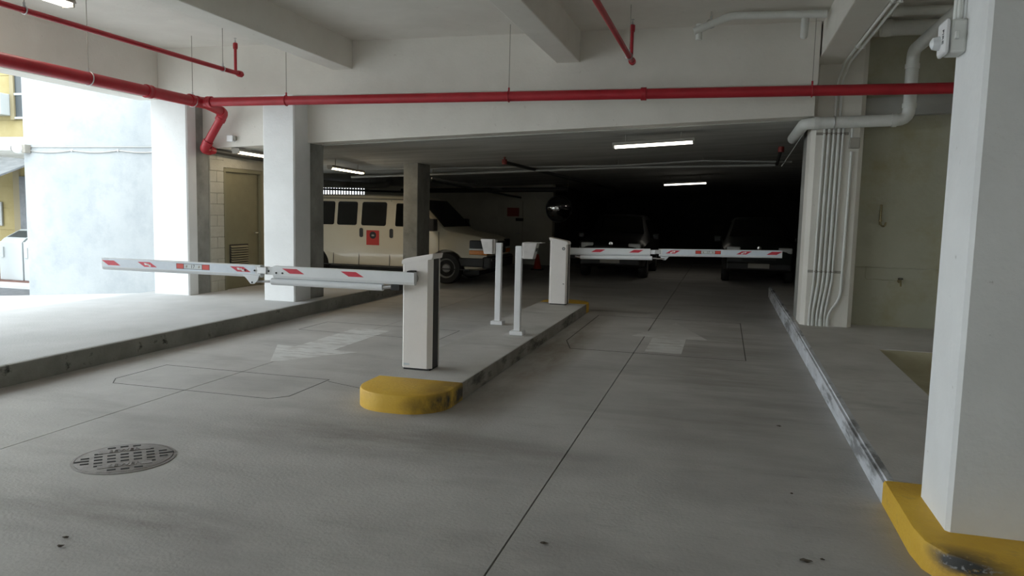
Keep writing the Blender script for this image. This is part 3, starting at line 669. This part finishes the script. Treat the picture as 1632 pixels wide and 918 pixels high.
conduit('white conduit on the cream column below the small grey box, sixth from the lane', 1.61, .018, 1.445, (.40, .62), z1=2.62, z0=.32)
jb = thing('junction_box', 'small grey junction box high on the cream column', 'junction box', (1.63, 11.16, 2.74))
obj('body', box(BM(), 1.57, 1.70, 11.12, 11.2, 2.66, 2.80, .006), 'fixture', jb); obj('cover', box(BM(), 1.578, 1.692, 11.112, 11.122, 2.668, 2.792, .003), 'fixture', jb)
obj('stub', tube(BM(), ((1.6,11.16,2.8), (1.6,11.16,2.93)), .014, 8), 'white_pipe', jb, True)
for z, lb in ((2.86, 'slotted steel strut across the conduits under the drain pipe'), (.98, 'slotted steel strut across the conduits low on the column')):
    t = thing('strut_channel', lb, 'strut', (1.38, 11.18, z))
    obj('channel', box(BM(), 1.15, 1.60 if z < 2 else 1.56, 11.186, 11.2, z-.018, z+.018), 'fixture', t)
    for x in xs_: obj('clamp', tube(BM(), [(x+(.026*math.cos(a)), cfy-.0+.026*math.sin(a), z) for a in [PI+PI*k/8 for k in range(9)]], .007, 6), 'fixture', t, True)
for k, (x, lb) in enumerate(((1.395, 'white conduit along the beam corner and down the column, lane side'), (1.455, 'white conduit along the beam corner and down the column, wall side'))):
    t = thing('beam_conduit', lb, 'conduit', (x, 11.1, 3.7), group='white conduits along the beam')
    obj('pipe', tube(BM(), ((x+.03,-4,BEAMZ-.022), (x+.03,10.9,BEAMZ-.022), (x-.02,11.17,3.55), (x-.02,11.17,3.02)), .016, 8, .1), 'white_pipe', t, True)
    for y in (4, 6, 8, 10): obj('strap', box(BM(), x+.005, x+.055, y, y+.02, BEAMZ-.042, BEAMZ+.001), 'white_pipe', t)
t = thing('stay_wire', 'thin diagonal wire from the drain pipe into the dark garage', 'wire', (.95, 11.1, 2.9))
obj('wire', tube(BM(), (tuple(aty(1286, 205, 11.3)), tuple(aty(1246, 265, 12.4))), .008, 6), 'conduit', t, True)
wp = thing('ceiling_pipe', 'white pipe under the ceiling slab with slanting end', 'pipe', (0, 9.8, 4.0))
PY = atz(1318, 22, 4.11).y; a_, b_, c_ = aty(1318, 22, PY), aty(1165, 25, PY), aty(1106, 50, PY)
obj('pipe', tube(BM(), (tuple(a_), tuple(b_), tuple(c_)), .045, 14, .08), 'white_pipe', wp, True)
obj('drop', tube(BM(), (tuple(c_+Vector((.06,.03,.09))), tuple(c_+Vector((.06,.03,-.1)))), .04, 12), 'white_pipe', wp, True)
obj('stub', tube(BM(), (tuple(aty(1284, 24, PY)), tuple(aty(1281, 58, PY+.3))), .045, 12), 'white_pipe', wp, True)
hanger(wp, tuple(aty(1133, 38, PY)), .045, CEIL, 'steel', 'x')
for z, y, r, lb in ((4.12, atz(1430, 18, 4.12).y, .05, 'pale pipe crossing above the drain pipe near the ceiling'), (4.085, atz(1430, 44, 4.085).y, .09, 'fat pale pipe behind the drain pipe near the ceiling')):
    t = thing('overhead_pipe', lb, 'pipe', (3, y, z)); obj('pipe', tube(BM(), ((1.78,y,z), (4.4,y,z)), r, 16), 'white_pipe', t, True)
    obj('cap', lathe(BM(), [(r*1.15,-.06), (r*1.2,0), (r*1.15,.06)], 16, frame((0,1,0), (0,0,1), (1,0,0), (1.82,y,z))), 'white_pipe', t, True)
# wall fittings
hk = thing('wall_hook', 'tarnished latch hook on the stained cream wall', 'hook', (2.1, 11.5, 1.75))
obj('plate', box(BM(), 2.075, 2.105, 11.535, 11.55, 1.64, 1.92, .004), 'brass', hk)
obj('bar', tube(BM(), ((2.09,11.53,1.88), (2.085,11.52,1.70), (2.10,11.5,1.63), (2.14,11.5,1.62), (2.155,11.5,1.68)), .012, 8, .03), 'brass', hk, True)
obj('eye', lathe(BM(), [(.022,0), (.022,.02)], 12, frame((1,0,0), (0,0,1), (0,-1,0), (2.09,11.53,1.70))), 'brass', hk, True)
hb = thing('hose_tap', 'dark hose tap low on the stained cream wall', 'tap', (2.4, 11.5, .86))
obj('flange', lathe(BM(), [(.03,0), (.03,.01)], 14, frame((1,0,0), (0,0,1), (0,-1,0), (2.39,11.55,.87))), 'brass', hb, True)
obj('spout', tube(BM(), ((2.39,11.55,.87), (2.39,11.47,.87), (2.39,11.45,.80)), .014, 10, .03), 'brass', hb, True)
obj('handle', tube(BM(), [(2.39+.03*math.cos(a), 11.49, .905+.008*math.sin(a)) for a in [2*PI*k/12 for k in range(13)]], .006, 6), 'black', hb, True)
t = thing('wall_tubing', 'thin painted tubing running to the hose tap on the cream wall', 'tubing', (2.2, 11.54, .95))
obj('tube', tube(BM(), ((4.3,11.54,1.05), (1.78,11.54,1.05)), .008, 6), 'wall_olive', t, True)
obj('tube', tube(BM(), ((1.95,11.54,1.04), (1.95,11.54,.88), (2.36,11.54,.88)), .008, 6, .04), 'wall_olive', t, True)
# fire alarm strobe on the near column
fa = thing('fire_strobe', 'white fire alarm horn strobe on the big white column', 'fire alarm', (1.1, 4.66, 2.75))
fy, fz = 4.52, 2.655
obj('back_box', box(BM(), 1.075, 1.15, fy-.075, fy+.075, fz-.085, fz+.085, .012), 'white_pipe', fa)
fp = obj('face_plate', box(BM(), 1.045, 1.073, fy-.08, fy+.08, fz-.09, fz+.09, .02, 3), 'post', fa)
obj('lettering', text_bm('FIRE', .042, .0006, frame((0,0,-1), (0,-1,0), (-1,0,0), (1.0445, fy-.045, fz))), 'ink', fp)
obj('strobe_dome', lathe(BM(), [(.036,0), (.036,.012), (.03,.035), (.012,.046), (.002,.048)], 18, frame((0,1,0), (0,0,-1), (-1,0,0), (1.046, fy+.02, fz-.02))), 'lens_clear', fa, True)
obj('ear', box(BM(), 1.09, 1.11, fy-.098, fy-.07, fz-.02, fz+.02, .004), 'white_pipe', fa)
for dy in (-.03, .03): obj('conduit', tube(BM(), ((1.118,fy+dy,fz+.08), (1.118,fy+dy,CEIL)), .013 if dy < 0 else .016, 10), 'white_pipe', fa, True)
t = thing('column_plate', 'small dark plate on the front of the big white column', 'plate', (1.66, 4.11, 1.88))
obj('plate', box(BM(), 1.545, 1.75, 4.10, 4.12, 1.78, 1.93, .003), 'cab_dark', t)
for x, z in ((1.56, 1.795), (1.73, 1.795), (1.56, 1.915), (1.73, 1.915)): obj('screw', lathe(BM(), [(.005,0), (.003,.004)], 8, frame((1,0,0), (0,0,1), (0,-1,0), (x,4.10,z))), 'steel', t)
t = thing('sensor_box', 'small white box on the beam between the white columns', 'sensor', (-8.0, 10.9, 2.8))
p = aty(368, 221, 10.9)
obj('case', box(BM(), p.x-.055, p.x+.055, 10.86, 10.95, p.z-.05, p.z+.055, .006), 'post', t); obj('side_gland', box(BM(), p.x+.055, p.x+.085, 10.89, 10.94, p.z-.03, p.z+.04, .004), 'fixture', t)

# ------------------------------------------------------------------ ceiling lights
def light(lb, a, b, m='tube_light', stem=0, r=.055):
    a, b = Vector(a), Vector(b); dr = (b-a).normalized(); mid = (a+b)/2
    t = thing('ceiling_light', lb, 'ceiling light', tuple(mid), group='lit ceiling lights')
    sd = dr.cross(Vector((0,0,1))).normalized(); u = sd.cross(dr).normalized()
    M_ = frame(dr, sd, u, mid); L = (b-a).length/2
    bm = BM(); prism(bm, [(-r*1.3,.0), (r*1.3,.0), (r*1.1,.05), (-r*1.1,.05)], 'x', -L-.02, L+.02); bm.transform(M_); obj('housing', bm, 'fixture', t)
    bm = BM(); prism(bm, [(r*math.cos(PI+PI*k/8), .6*r*math.sin(PI+PI*k/8)) for k in range(9)], 'x', -L, L); bm.transform(M_); obj('diffuser', bm, m, t, True)
    for s in (-1, 1):
        bm = BM(); box(bm, s*L-.012, s*L+.012, -r*1.1, r*1.1, -r*.65, .01, .004); bm.transform(M_); obj('end_cap', bm, 'fixture', t)
        if stem:
            q = mid + dr*s*L*.7; obj('hanger_rod', tube(BM(), (q+Vector((0,0,.04)), (q.x, q.y, soffit(q.x, q.y)+.01)), .008, 6), 'fixture', t)
A, B = aty(979, 233, 11.95), aty(1105, 225, 11.95); light('lit fluorescent ceiling light over the entry lane, first behind the beam wall', A, B, stem=1, r=.065)
A, B = aty(1058, 294, 22), aty(1126, 291, 22); light('lit fluorescent ceiling light deep over the parked black car', A, B, stem=1)
A, B = atz(526, 267, 2.47), atz(577, 275.5, 2.47); light('warm lit tube light above the cream van', A, B, 'tube_light_dim', 1, .045)
A, B = atz(376, 241, 2.60), atz(424, 248.5, 2.60); light('warm lit ceiling light above the olive door', A, B, 'tube_light_door', 1, .06)
light('lit ceiling light on the slab near the thin red branch pipe', (-7.9, 6.55, 4.12), (-7.9, 7.75, 4.12), 'tube_light', 0, .08)

# ------------------------------------------------------------------ pipes inside
def run(name, lb, pts, r, m, bend=.1, seg=10, cat='pipe', hang=()):
    t = thing(name, lb, cat, tuple(pts[0]))
    obj('pipe', tube(BM(), [tuple(p) for p in pts], r, seg, bend), m, t, True)
    for k in hang:
        p = Vector(pts[k]); obj('hanger_rod', tube(BM(), (tuple(p), (p.x, p.y, max(soffit(p.x, p.y)+.02, p.z+.05))), .008, 6), 'fixture', t)
    return t
run('conduit_run', 'long pale conduit slung below the dark soffit, upper of two', [aty(560, 270, 16.1), aty(690, 268, 16.1), aty(985, 264, 16.1), aty(1120, 256, 16.1), aty(1262, 258, 16.1)], .022, 'conduit', 0, cat='conduit', hang=(1, 2, 3))
run('conduit_run', 'long pale conduit slung below the dark soffit, lower of two', [aty(560, 282, 16.3), aty(690, 278, 16.3), aty(985, 267, 16.3), aty(1240, 263, 16.3)], .03, 'conduit', 0, cat='conduit', hang=(1, 2, 3))
sb = run('sprinkler_branch', 'black sprinkler branch pipe with red tee under the dark soffit', [aty(806, 259, 14.6), aty(985, 303, 24.0)], .035, 'black_pipe', 0, hang=(0,))
p = aty(804, 258, 14.6); obj('red_tee', lathe(BM(), [(.05,-.05), (.055,0), (.05,.05)], 14, Matrix.Translation(p)), 'red_deep', sb, True); obj('riser', tube(BM(), (p, p+Vector((0,0,.1))), .02, 8), 'red_deep', sb, True)
sb = run('sprinkler_branch', 'dusty red sprinkler branch above the right walkway in the dark', [aty(1245, 238, 13.2), aty(1238, 262, 16)], .03, 'black_pipe', 0)
p = aty(1245, 238, 13.2); obj('red_tee', lathe(BM(), [(.045,-.045), (.05,0), (.045,.045)], 14, Matrix.Translation(p)), 'red_deep', sb, True)
run('sprinkler_main', 'black main pipe crossing high in front of the rear block wall', [aty(640, 304, 21), aty(760, 303, 21), aty(905, 302, 21)], .07, 'black_pipe', 0, hang=(1, 2))
run('conduit_run', 'thin dark pipe sloping over the van bonnet', [aty(688, 288, 15.8), aty(830, 315, 20.5)], .025, 'black_pipe', 0)
run('conduit_run', 'pale conduit above the van windscreen', [aty(688, 284, 16.4), aty(800, 301, 21)], .022, 'conduit', 0)
run('sprinkler_branch', 'red brown sprinkler pipe beside the warm tube light', [aty(512, 261, 16.2), aty(578, 270, 18.2), aty(645, 284, 20.5)], .04, 'red_deep', 0, hang=(1,))
run('duct_pipe', 'fat grey pipe hanging above the van roof', [aty(505, 291, 20), aty(590, 296, 20), aty(618, 294, 20), aty(622, 284, 20.3)], .085, 'raw', .12, 14, hang=(0, 1))
run('conduit_run', 'black pipe passing the bright slatted opening', [aty(505, 301, 19.5), aty(560, 303, 19.5), aty(646, 306, 19.5)], .03, 'black_pipe', 0, hang=(1,))
# sign, plate and seam on the rear wall, mirror, cone
t = thing('wall_sign', 'faded red sign on the rear block wall', 'sign', tuple(aty(818, 338, 23.95)))
p = aty(818, 338, 23.98); obj('panel', box(BM(), p.x-.2, p.x+.2, 23.95, 24.0, p.z-.14, p.z+.14, .005), 'sign_red', t)
obj('border', box(BM(), p.x-.22, p.x+.22, 23.97, 24.0, p.z-.16, p.z+.16), 'trim_black', t)
t = thing('wall_switch_box', 'small black box on the rear block wall below the red sign', 'box', tuple(aty(828, 350, 23.95)))
p = aty(828, 350, 23.95); obj('case', box(BM(), p.x-.12, p.x+.12, 23.9, 24.0, p.z-.05, p.z+.05, .008), 'trim_black', t); obj('lid', box(BM(), p.x-.1, p.x+.1, 23.89, 23.9, p.z-.04, p.z+.04), 'black', t)
d = thing('door_2', 'dim flush door in the rear block wall under the red sign', 'door', (-6.75, 23.97, 0), kind='structure')
obj('leaf', box(BM(), -7.2, -6.35, 23.965, 24.01, .01, 2.05, .006), 'dark_wall', d); obj('handle', tube(BM(), ((-6.45,23.965,1.0), (-6.45,23.91,1.0), (-6.56,23.91,1.0)), .012, 8, .02), 'steel', d, True)
mc = aty(891, 333, 23.6)
t = thing('convex_mirror', 'round convex traffic mirror at the end of the rear wall', 'mirror', tuple(mc))
nn = (Vector((.45, -1, -.05))).normalized(); sx = nn.cross(Vector((0,0,1))).normalized(); uu = sx.cross(nn)
M_ = frame(sx, uu, nn, mc)
obj('mirror_face', lathe(BM(), [(.40,0), (.37,.035), (.28,.085), (.15,.12), (.001,.13)], 32, M_), 'mirror', t, True)
obj('rim', lathe(BM(), [(.43,-.03), (.43,.02), (.40,.025), (.395,-.03)], 32, M_), 'trim_black', t, True)
obj('bracket', tube(BM(), (mc-nn*.02, mc-nn*.1+Vector((-.1,.12,0)), (mc.x-.2, 24.02, mc.z)), .02, 8), 'steel', t, True)
cx, cy = -5.31, 21.9
t = thing('traffic_cone', 'orange red traffic cone by the rear block wall', 'cone', (cx, cy, 0))
obj('base', box(BM(), cx-.17, cx+.17, cy-.17, cy+.17, 0, .03, .01), 'black', t)
obj('cone_body', lathe(BM(), [(.13,.03), (.12,.05), (.035,.46), (.03,.47), (.02,.47)], 24, Matrix.Translation((cx,cy,0))), 'cone', t, True)

# ------------------------------------------------------------------ vehicles
def loft(stations):
    """stations: (x, zb, zt, wb, wbelt, wt, zbelt); closed cross-sections joined along x (front is +x)"""
    bm = BM(); rings = []
    for x, zb, zt, wb, wm, wt, zm in stations:
        half = [(wb*.80, zb), (wb*.97, zb+.05), (wm*.995, zb+(zm-zb)*.45), (wm, zm), (wt+(wm-wt)*.18, zt-(zt-zm)*.20), (wt*.93, zt-(zt-zm)*.045), (wt*.78, zt), (0, zt+.012)]
        ring = [(x, -y, z) for y, z in half] + [(x, y, z) for y, z in half[-2::-1]]
        rings.append([bm.verts.new(p) for p in ring])
    n = len(rings[0])
    for A_, B_ in zip(rings, rings[1:]):
        for k in range(n): bm.faces.new((A_[k], A_[(k+1) % n], B_[(k+1) % n], B_[k]))
    bm.faces.new(rings[0]); bm.faces.new(rings[-1])
    bmesh.ops.recalc_face_normals(bm, faces=bm.faces[:])
    return bm
def cut_wheels(bm, xs, hw, r, zc):
    """real wheel wells, cut by boolean and baked"""
    me = bpy.data.meshes.new('b'); bm.to_mesh(me); bm.free(); o = bpy.data.objects.new('b', me); col.objects.link(o); cs = []
    for x in xs:
        for s in (-1, 1):
            c = BM(); lathe(c, [(r,-.32), (r,.32)], 28, frame((1,0,0), (0,0,1), (0,-1,0), (x, s*hw, zc)))
            m2 = bpy.data.meshes.new('c'); c.to_mesh(m2); c.free(); co = bpy.data.objects.new('c', m2); col.objects.link(co); cs.append(co)
            md = o.modifiers.new('b', 'BOOLEAN'); md.operation = 'DIFFERENCE'; md.object = co; md.solver = 'EXACT'
    dg = bpy.context.evaluated_depsgraph_get(); me2 = bpy.data.meshes.new_from_object(o.evaluated_get(dg))
    out = BM(); out.from_mesh(me2)
    for q in [o]+cs: bpy.data.objects.remove(q)
    return out
def wheel(par, x, y, s, r, wd, hub='alloy'):
    M_ = frame((1,0,0), (0,0,1), (0,-1,0), (x, y, r)) if s < 0 else frame((-1,0,0), (0,0,1), (0,1,0), (x, y, r))
    t = obj('wheel', lathe(BM(), [(r*.62,-wd/2), (r*.93,-wd/2), (r,-wd*.36), (r,wd*.36), (r*.93,wd/2), (r*.64,wd/2), (r*.62,wd*.3)], 32, M_), 'black', par, True)
    obj('rim', lathe(BM(), [(r*.62,-wd*.3), (r*.62,wd*.46), (r*.57,wd*.40), (r*.50,wd*.22), (r*.3,wd*.26), (r*.22,wd*.42), (.001,wd*.44)], 28, M_), hub, t, True)
    for k in range(8):
        a = 2*PI*k/8; bm = BM(); lathe(bm, [(r*.07,wd*.20), (r*.07,wd*.30)], 8, M_ @ Matrix.Translation((math.cos(a)*r*.42, math.sin(a)*r*.42, 0))); obj('vent_hole', bm, 'black', t)

# --- van: local x forward, nose at x=0; near side is y=-1
vx, vy = -5.12, 17.45
van = thing('passenger_van', 'cream passenger van with red square decals parked behind the grey column', 'van', (vx, vy, 0), 0, world=False)
ST = [(-5.72, .42, 1.90, .90, .96, .86, 1.20), (-5.66, .34, 1.98, .96, 1.0, .90, 1.20), (-4.6, .30, 2.03, .98, 1.01, .90, 1.20), (-3.0, .30, 2.04, .98, 1.01, .90, 1.20),
      (-1.95, .30, 2.01, .98, 1.01, .90, 1.20), (-1.78, .30, 1.95, .98, 1.01, .88, 1.20), (-1.12, .30, 1.30, .98, 1.0, .93, 1.12), (-.95, .30, 1.22, .98, .99, .90, 1.08), (-.35, .32, 1.13, .96, .96, .86, 1.0), (-.16, .36, 1.07, .92, .93, .83, .95), (-.10, .42, .98, .88, .90, .80, .9)]
body = cut_wheels(loft(ST), (-1.05, -4.55), 1.0, .44, .36)
bo = obj('body', body, 'van', van, True)
YS = -1.01
def side_panel(name, x0, x1, z0, z1, m, par, s=-1, off=.004, th=.004, rnd=.05, lean0=0, lean1=0):
    """a panel lying on the van's side, following its tumblehome above the belt"""
    def yy(z):
        if z <= 1.20: return 1.01
        u = (z-1.2)/(2.03-1.2)
        return 1.01-(.11*.82)*min(u/.8, 1) if u < .8 else 1.01-.0902-(u-.8)/.155*.05
    pts = []
    for (cx_, cz_, a0) in ((x1-rnd+lean1, z1-rnd, 0), (x0+rnd+lean0, z1-rnd, PI/2), (x0+rnd, z0+rnd, PI), (x1-rnd, z0+rnd, 1.5*PI)):
        for k in range(5):
            a = a0+PI/2*k/4; pts.append((cx_+rnd*math.cos(a), cz_+rnd*math.sin(a)))
    bm = BM(); A_ = [bm.verts.new((x, s*(yy(z)+off-.012), z)) for x, z in pts]; B_ = [bm.verts.new((x, s*(yy(z)+off+th), z)) for x, z in pts]
    n = len(pts); bm.faces.new(A_); bm.faces.new(B_)
    for k in range(n): bm.faces.new((A_[k], A_[(k+1) % n], B_[(k+1) % n], B_[k]))
    bmesh.ops.recalc_face_normals(bm, faces=bm.faces[:])
    return obj(name, bm, m, par, False)
V = lambda X: X - vx
for s in (-1, 1):
    for x0, x1 in ((-10.55,-10.0), (-9.88,-9.55), (-9.48,-9.06), (-8.98,-8.46), (-8.34,-7.70)):
        w_ = side_panel('side_window', V(x0), V(x1), 1.30, 1.86, 'glass', bo, s)
    side_panel('door_window', V(-7.46), V(-6.47), 1.30, 1.84, 'glass', bo, s, rnd=.04, lean1=-.36)
    for x in (-9.08, -9.87, -8.40, -7.60, -6.36):
        side_panel('door_seam', V(x)-.005, V(x)+.005, .36, 1.90 if x < -7 else 1.2, 'trim_black', bo, s, -.001, .002, .002)
    for x in (-8.33, -7.55): side_panel('door_handle', V(x)-.045, V(x)+.045, 1.02, 1.24, 'trim_black', bo, s, .004, .012, .04)
    for x in (-8.03, -9.52):
        dcl = side_panel('decal', V(x)-.165, V(x)+.165, .84, 1.19, 'decal_red', bo, s, .003, .002, .004)
        side_panel('emblem', V(x)-.08, V(x)+.09, .99, 1.16, 'ink', dcl, s, .004, .003, .08)
        side_panel('emblem', V(x)-.03, V(x)+.04, 1.05, 1.09, 'fixture', dcl, s, .006, .003, .015)
    side_panel('side_moulding', V(-10.7), V(-5.6), .335, .36, 'trim_black', bo, s, .001, .003, .006)
    side_panel('roof_gutter', V(-10.7), V(-7.0), 1.925, 1.94, 'trim_black', bo, s, .0, .004, .005)
    bm = BM(); box(bm, -1.42, -1.26, *sorted((s*1.02, s*1.26)), 1.22, 1.50, .02); obj('wing_mirror', bm, 'trim_black', van)
    for x in (-1.05, -4.55): wheel(van, x, s*.90, s, .365, .24)
    bm = BM(); box(bm, -.50, -.075, *sorted((s*.60, s*.972)), .84, 1.03, .02); lp = obj('headlamp', bm, 'lens_dark', van)
    bm = BM(); box(bm, -.50, -.07, *sorted((s*.58, s*.976)), .70, .80, .015); obj('indicator', bm, 'amber', lp, label='amber indicator lens')
    bm = BM(); box(bm, -.50, -.07, *sorted((s*.60, s*.974)), .80, .845, .01); obj('side_lamp', bm, 'lens', lp)
    bm = BM(); box(bm, -5.77, -5.7, *sorted((s*.80, s*.93)), .9, 1.35, .015); obj('tail_lamp', bm, 'sticker_red', van)
bm = BM(); quadslab(bm, ((-1.13,-.935,1.315), (-1.13,.935,1.315), (-1.75,.85,1.925), (-1.75,-.85,1.925)), (1,0,1.0), .016); obj('windscreen', bm, 'glass', van)
for s in (-1, 1): bm = BM(); tube(bm, ((-1.15,s*.4,1.335), (-1.2,s*.1,1.37)), .012, 6); obj('wiper', bm, 'trim_black', van)
bm = BM(); box(bm, -.2, .02, -.95, .95, .38, .66, .05, 3); box(bm, -.75, -.15, -.985, -.93, .42, .62, .02); box(bm, -.75, -.15, .93, .985, .42, .62, .02); obj('bumper', bm, 'trim_black', van)
bm = BM(); box(bm, -.06, .035, -.9, .9, .56, .62, .012); obj('bumper_strip', bm, 'chrome', van)
bm = BM(); box(bm, -.14, -.07, -.58, .58, .70, .99, .015); gr = obj('grille', bm, 'trim_black', van)
for z in (.74, .84, .94): bm = BM(); box(bm, -.075, -.055, -.56, .56, z, z+.02, .004); obj('grille_bar', bm, 'chrome', gr)
bm = BM(); box(bm, -5.82, -5.7, -.95, .95, .38, .60, .03); obj('rear_bumper', bm, 'trim_black', van)
bm = BM(); box(bm, -5.5, -.3, -.8, .8, .22, .34); obj('underbody', bm, 'black', van)

# --- dark cars facing the camera
def car(lb, loc, m):
    c = thing('parked_car', lb, 'car', loc, -PI/2, 'dark cars parked under the far light', world=False)
    S_ = [(-4.5, .5, 1.05, .78, .84, .74, .85), (-4.42, .34, 1.15, .86, .90, .74, .9), (-4.1, .28, 1.62, .88, .92, .66, .98), (-3.4, .26, 1.70, .90, .93, .66, 1.0), (-2.2, .26, 1.70, .90, .93, .66, 1.0), (-1.95, .26, 1.66, .90, .93, .65, 1.0),
          (-1.25, .26, 1.14, .90, .93, .78, 1.0), (-.5, .28, 1.06, .89, .91, .76, .94), (-.15, .34, .98, .84, .86, .72, .86), (-.03, .42, .84, .74, .78, .62, .72)]
    b0 = obj('body', cut_wheels(loft(S_), (-.95, -3.65), .92, .39, .33), m, c, True)
    obj('windscreen', quadslab(BM(), ((-1.31,-.74,1.185), (-1.31,.74,1.185), (-1.90,.60,1.63), (-1.90,-.60,1.63)), (.75,0,1), .012), 'glass', c)
    for s in (-1, 1):
        obj('side_window', quadslab(BM(), ((-3.95,s*.895,1.06), (-1.5,s*.895,1.06), (-2.0,s*.70,1.56), (-3.8,s*.70,1.56)), (0,s,.35), .012), 'glass', b0)
        bm = BM(); box(bm, -.26, -.05, *sorted((s*.46, s*.80)), .80, .95, .03, 3); hl = obj('headlamp', bm, 'lens', c)
        bm = BM(); box(bm, -.14, -.03, *sorted((s*.55, s*.78)), .50, .58, .02); obj('fog_lamp', bm, 'lens', c)
        bm = BM(); box(bm, -1.62, -1.48, *sorted((s*.95, s*1.14)), 1.02, 1.18, .03); obj('wing_mirror', bm, m, c)
        for x in (-.95, -3.65): wheel(c, x, s*.80, s, .335, .22)
    bm = BM(); box(bm, -.10, -.01, -.42, .42, .62, .86, .02); g_ = obj('grille', bm, 'trim_black', c)
    for z in (.66, .73, .80): bm = BM(); box(bm, -.015, .0, -.40, .40, z, z+.012); obj('grille_bar', bm, 'trim_black', g_)
    obj('badge', lathe(BM(), [(.055,0), (.05,.012), (.01,.015)], 20, frame((0,1,0), (0,0,1), (1,0,0), (-.08,0,.925))), 'chrome', c, True)
    bm = BM(); box(bm, -.12, .03, -.80, .80, .36, .56, .04, 3); obj('bumper', bm, 'trim_black', c)
    bm = BM(); box(bm, .02, .04, -.26, .26, .42, .54, .004); obj('number_plate', bm, 'fixture', c)
    return c
car('black car with pale headlamps facing out of the dark beyond the barrier arm', (-2.86, 19.9, .06), 'car_dark')
car('dark green car parked in the dark beside the walkway end', (.9, 20.2, .06), 'car_grey')
for o in [q for q in bpy.data.objects if q.name.startswith('parked_car')]: o.location.z = 0

# ------------------------------------------------------------------ litter
for i, (px, py, r, lb) in enumerate(((866, 867, .022, 'small dark leaf scrap at the floor joint'), (1284, 895, .028, 'curled dry leaf in the lane by the yellow kerb'), (1310, 893, .012, 'tiny dark chip beside the curled leaf'),
        (1262, 788, .010, 'tiny dark fleck in the lane below the walkway kerb'), (1242, 680, .022, 'thin dark twig scrap in the entry lane'), (105, 858, .016, 'dark debris scrap near the manhole'), (97, 872, .02, 'dark flattened leaf near the manhole'))):
    p = atz(px, py, 0); bm = BM(); n = 9
    r *= .7; ring = [bm.verts.new((p.x+r*(1+.35*random.uniform(-1,1))*math.cos(2*PI*k/n)*1.4, p.y+r*(1+.35*random.uniform(-1,1))*math.sin(2*PI*k/n), .004+.006*random.random())) for k in range(n)]
    c0 = bm.verts.new((p.x, p.y, .002)); c1 = bm.verts.new((p.x, p.y, .0125))
    for k in range(n): bm.faces.new((c0, ring[(k+1) % n], ring[k])); bm.faces.new((c1, ring[k], ring[(k+1) % n]))
    tag(obj('leaf_scrap', bm, 'leaf'), lb, 'litter')
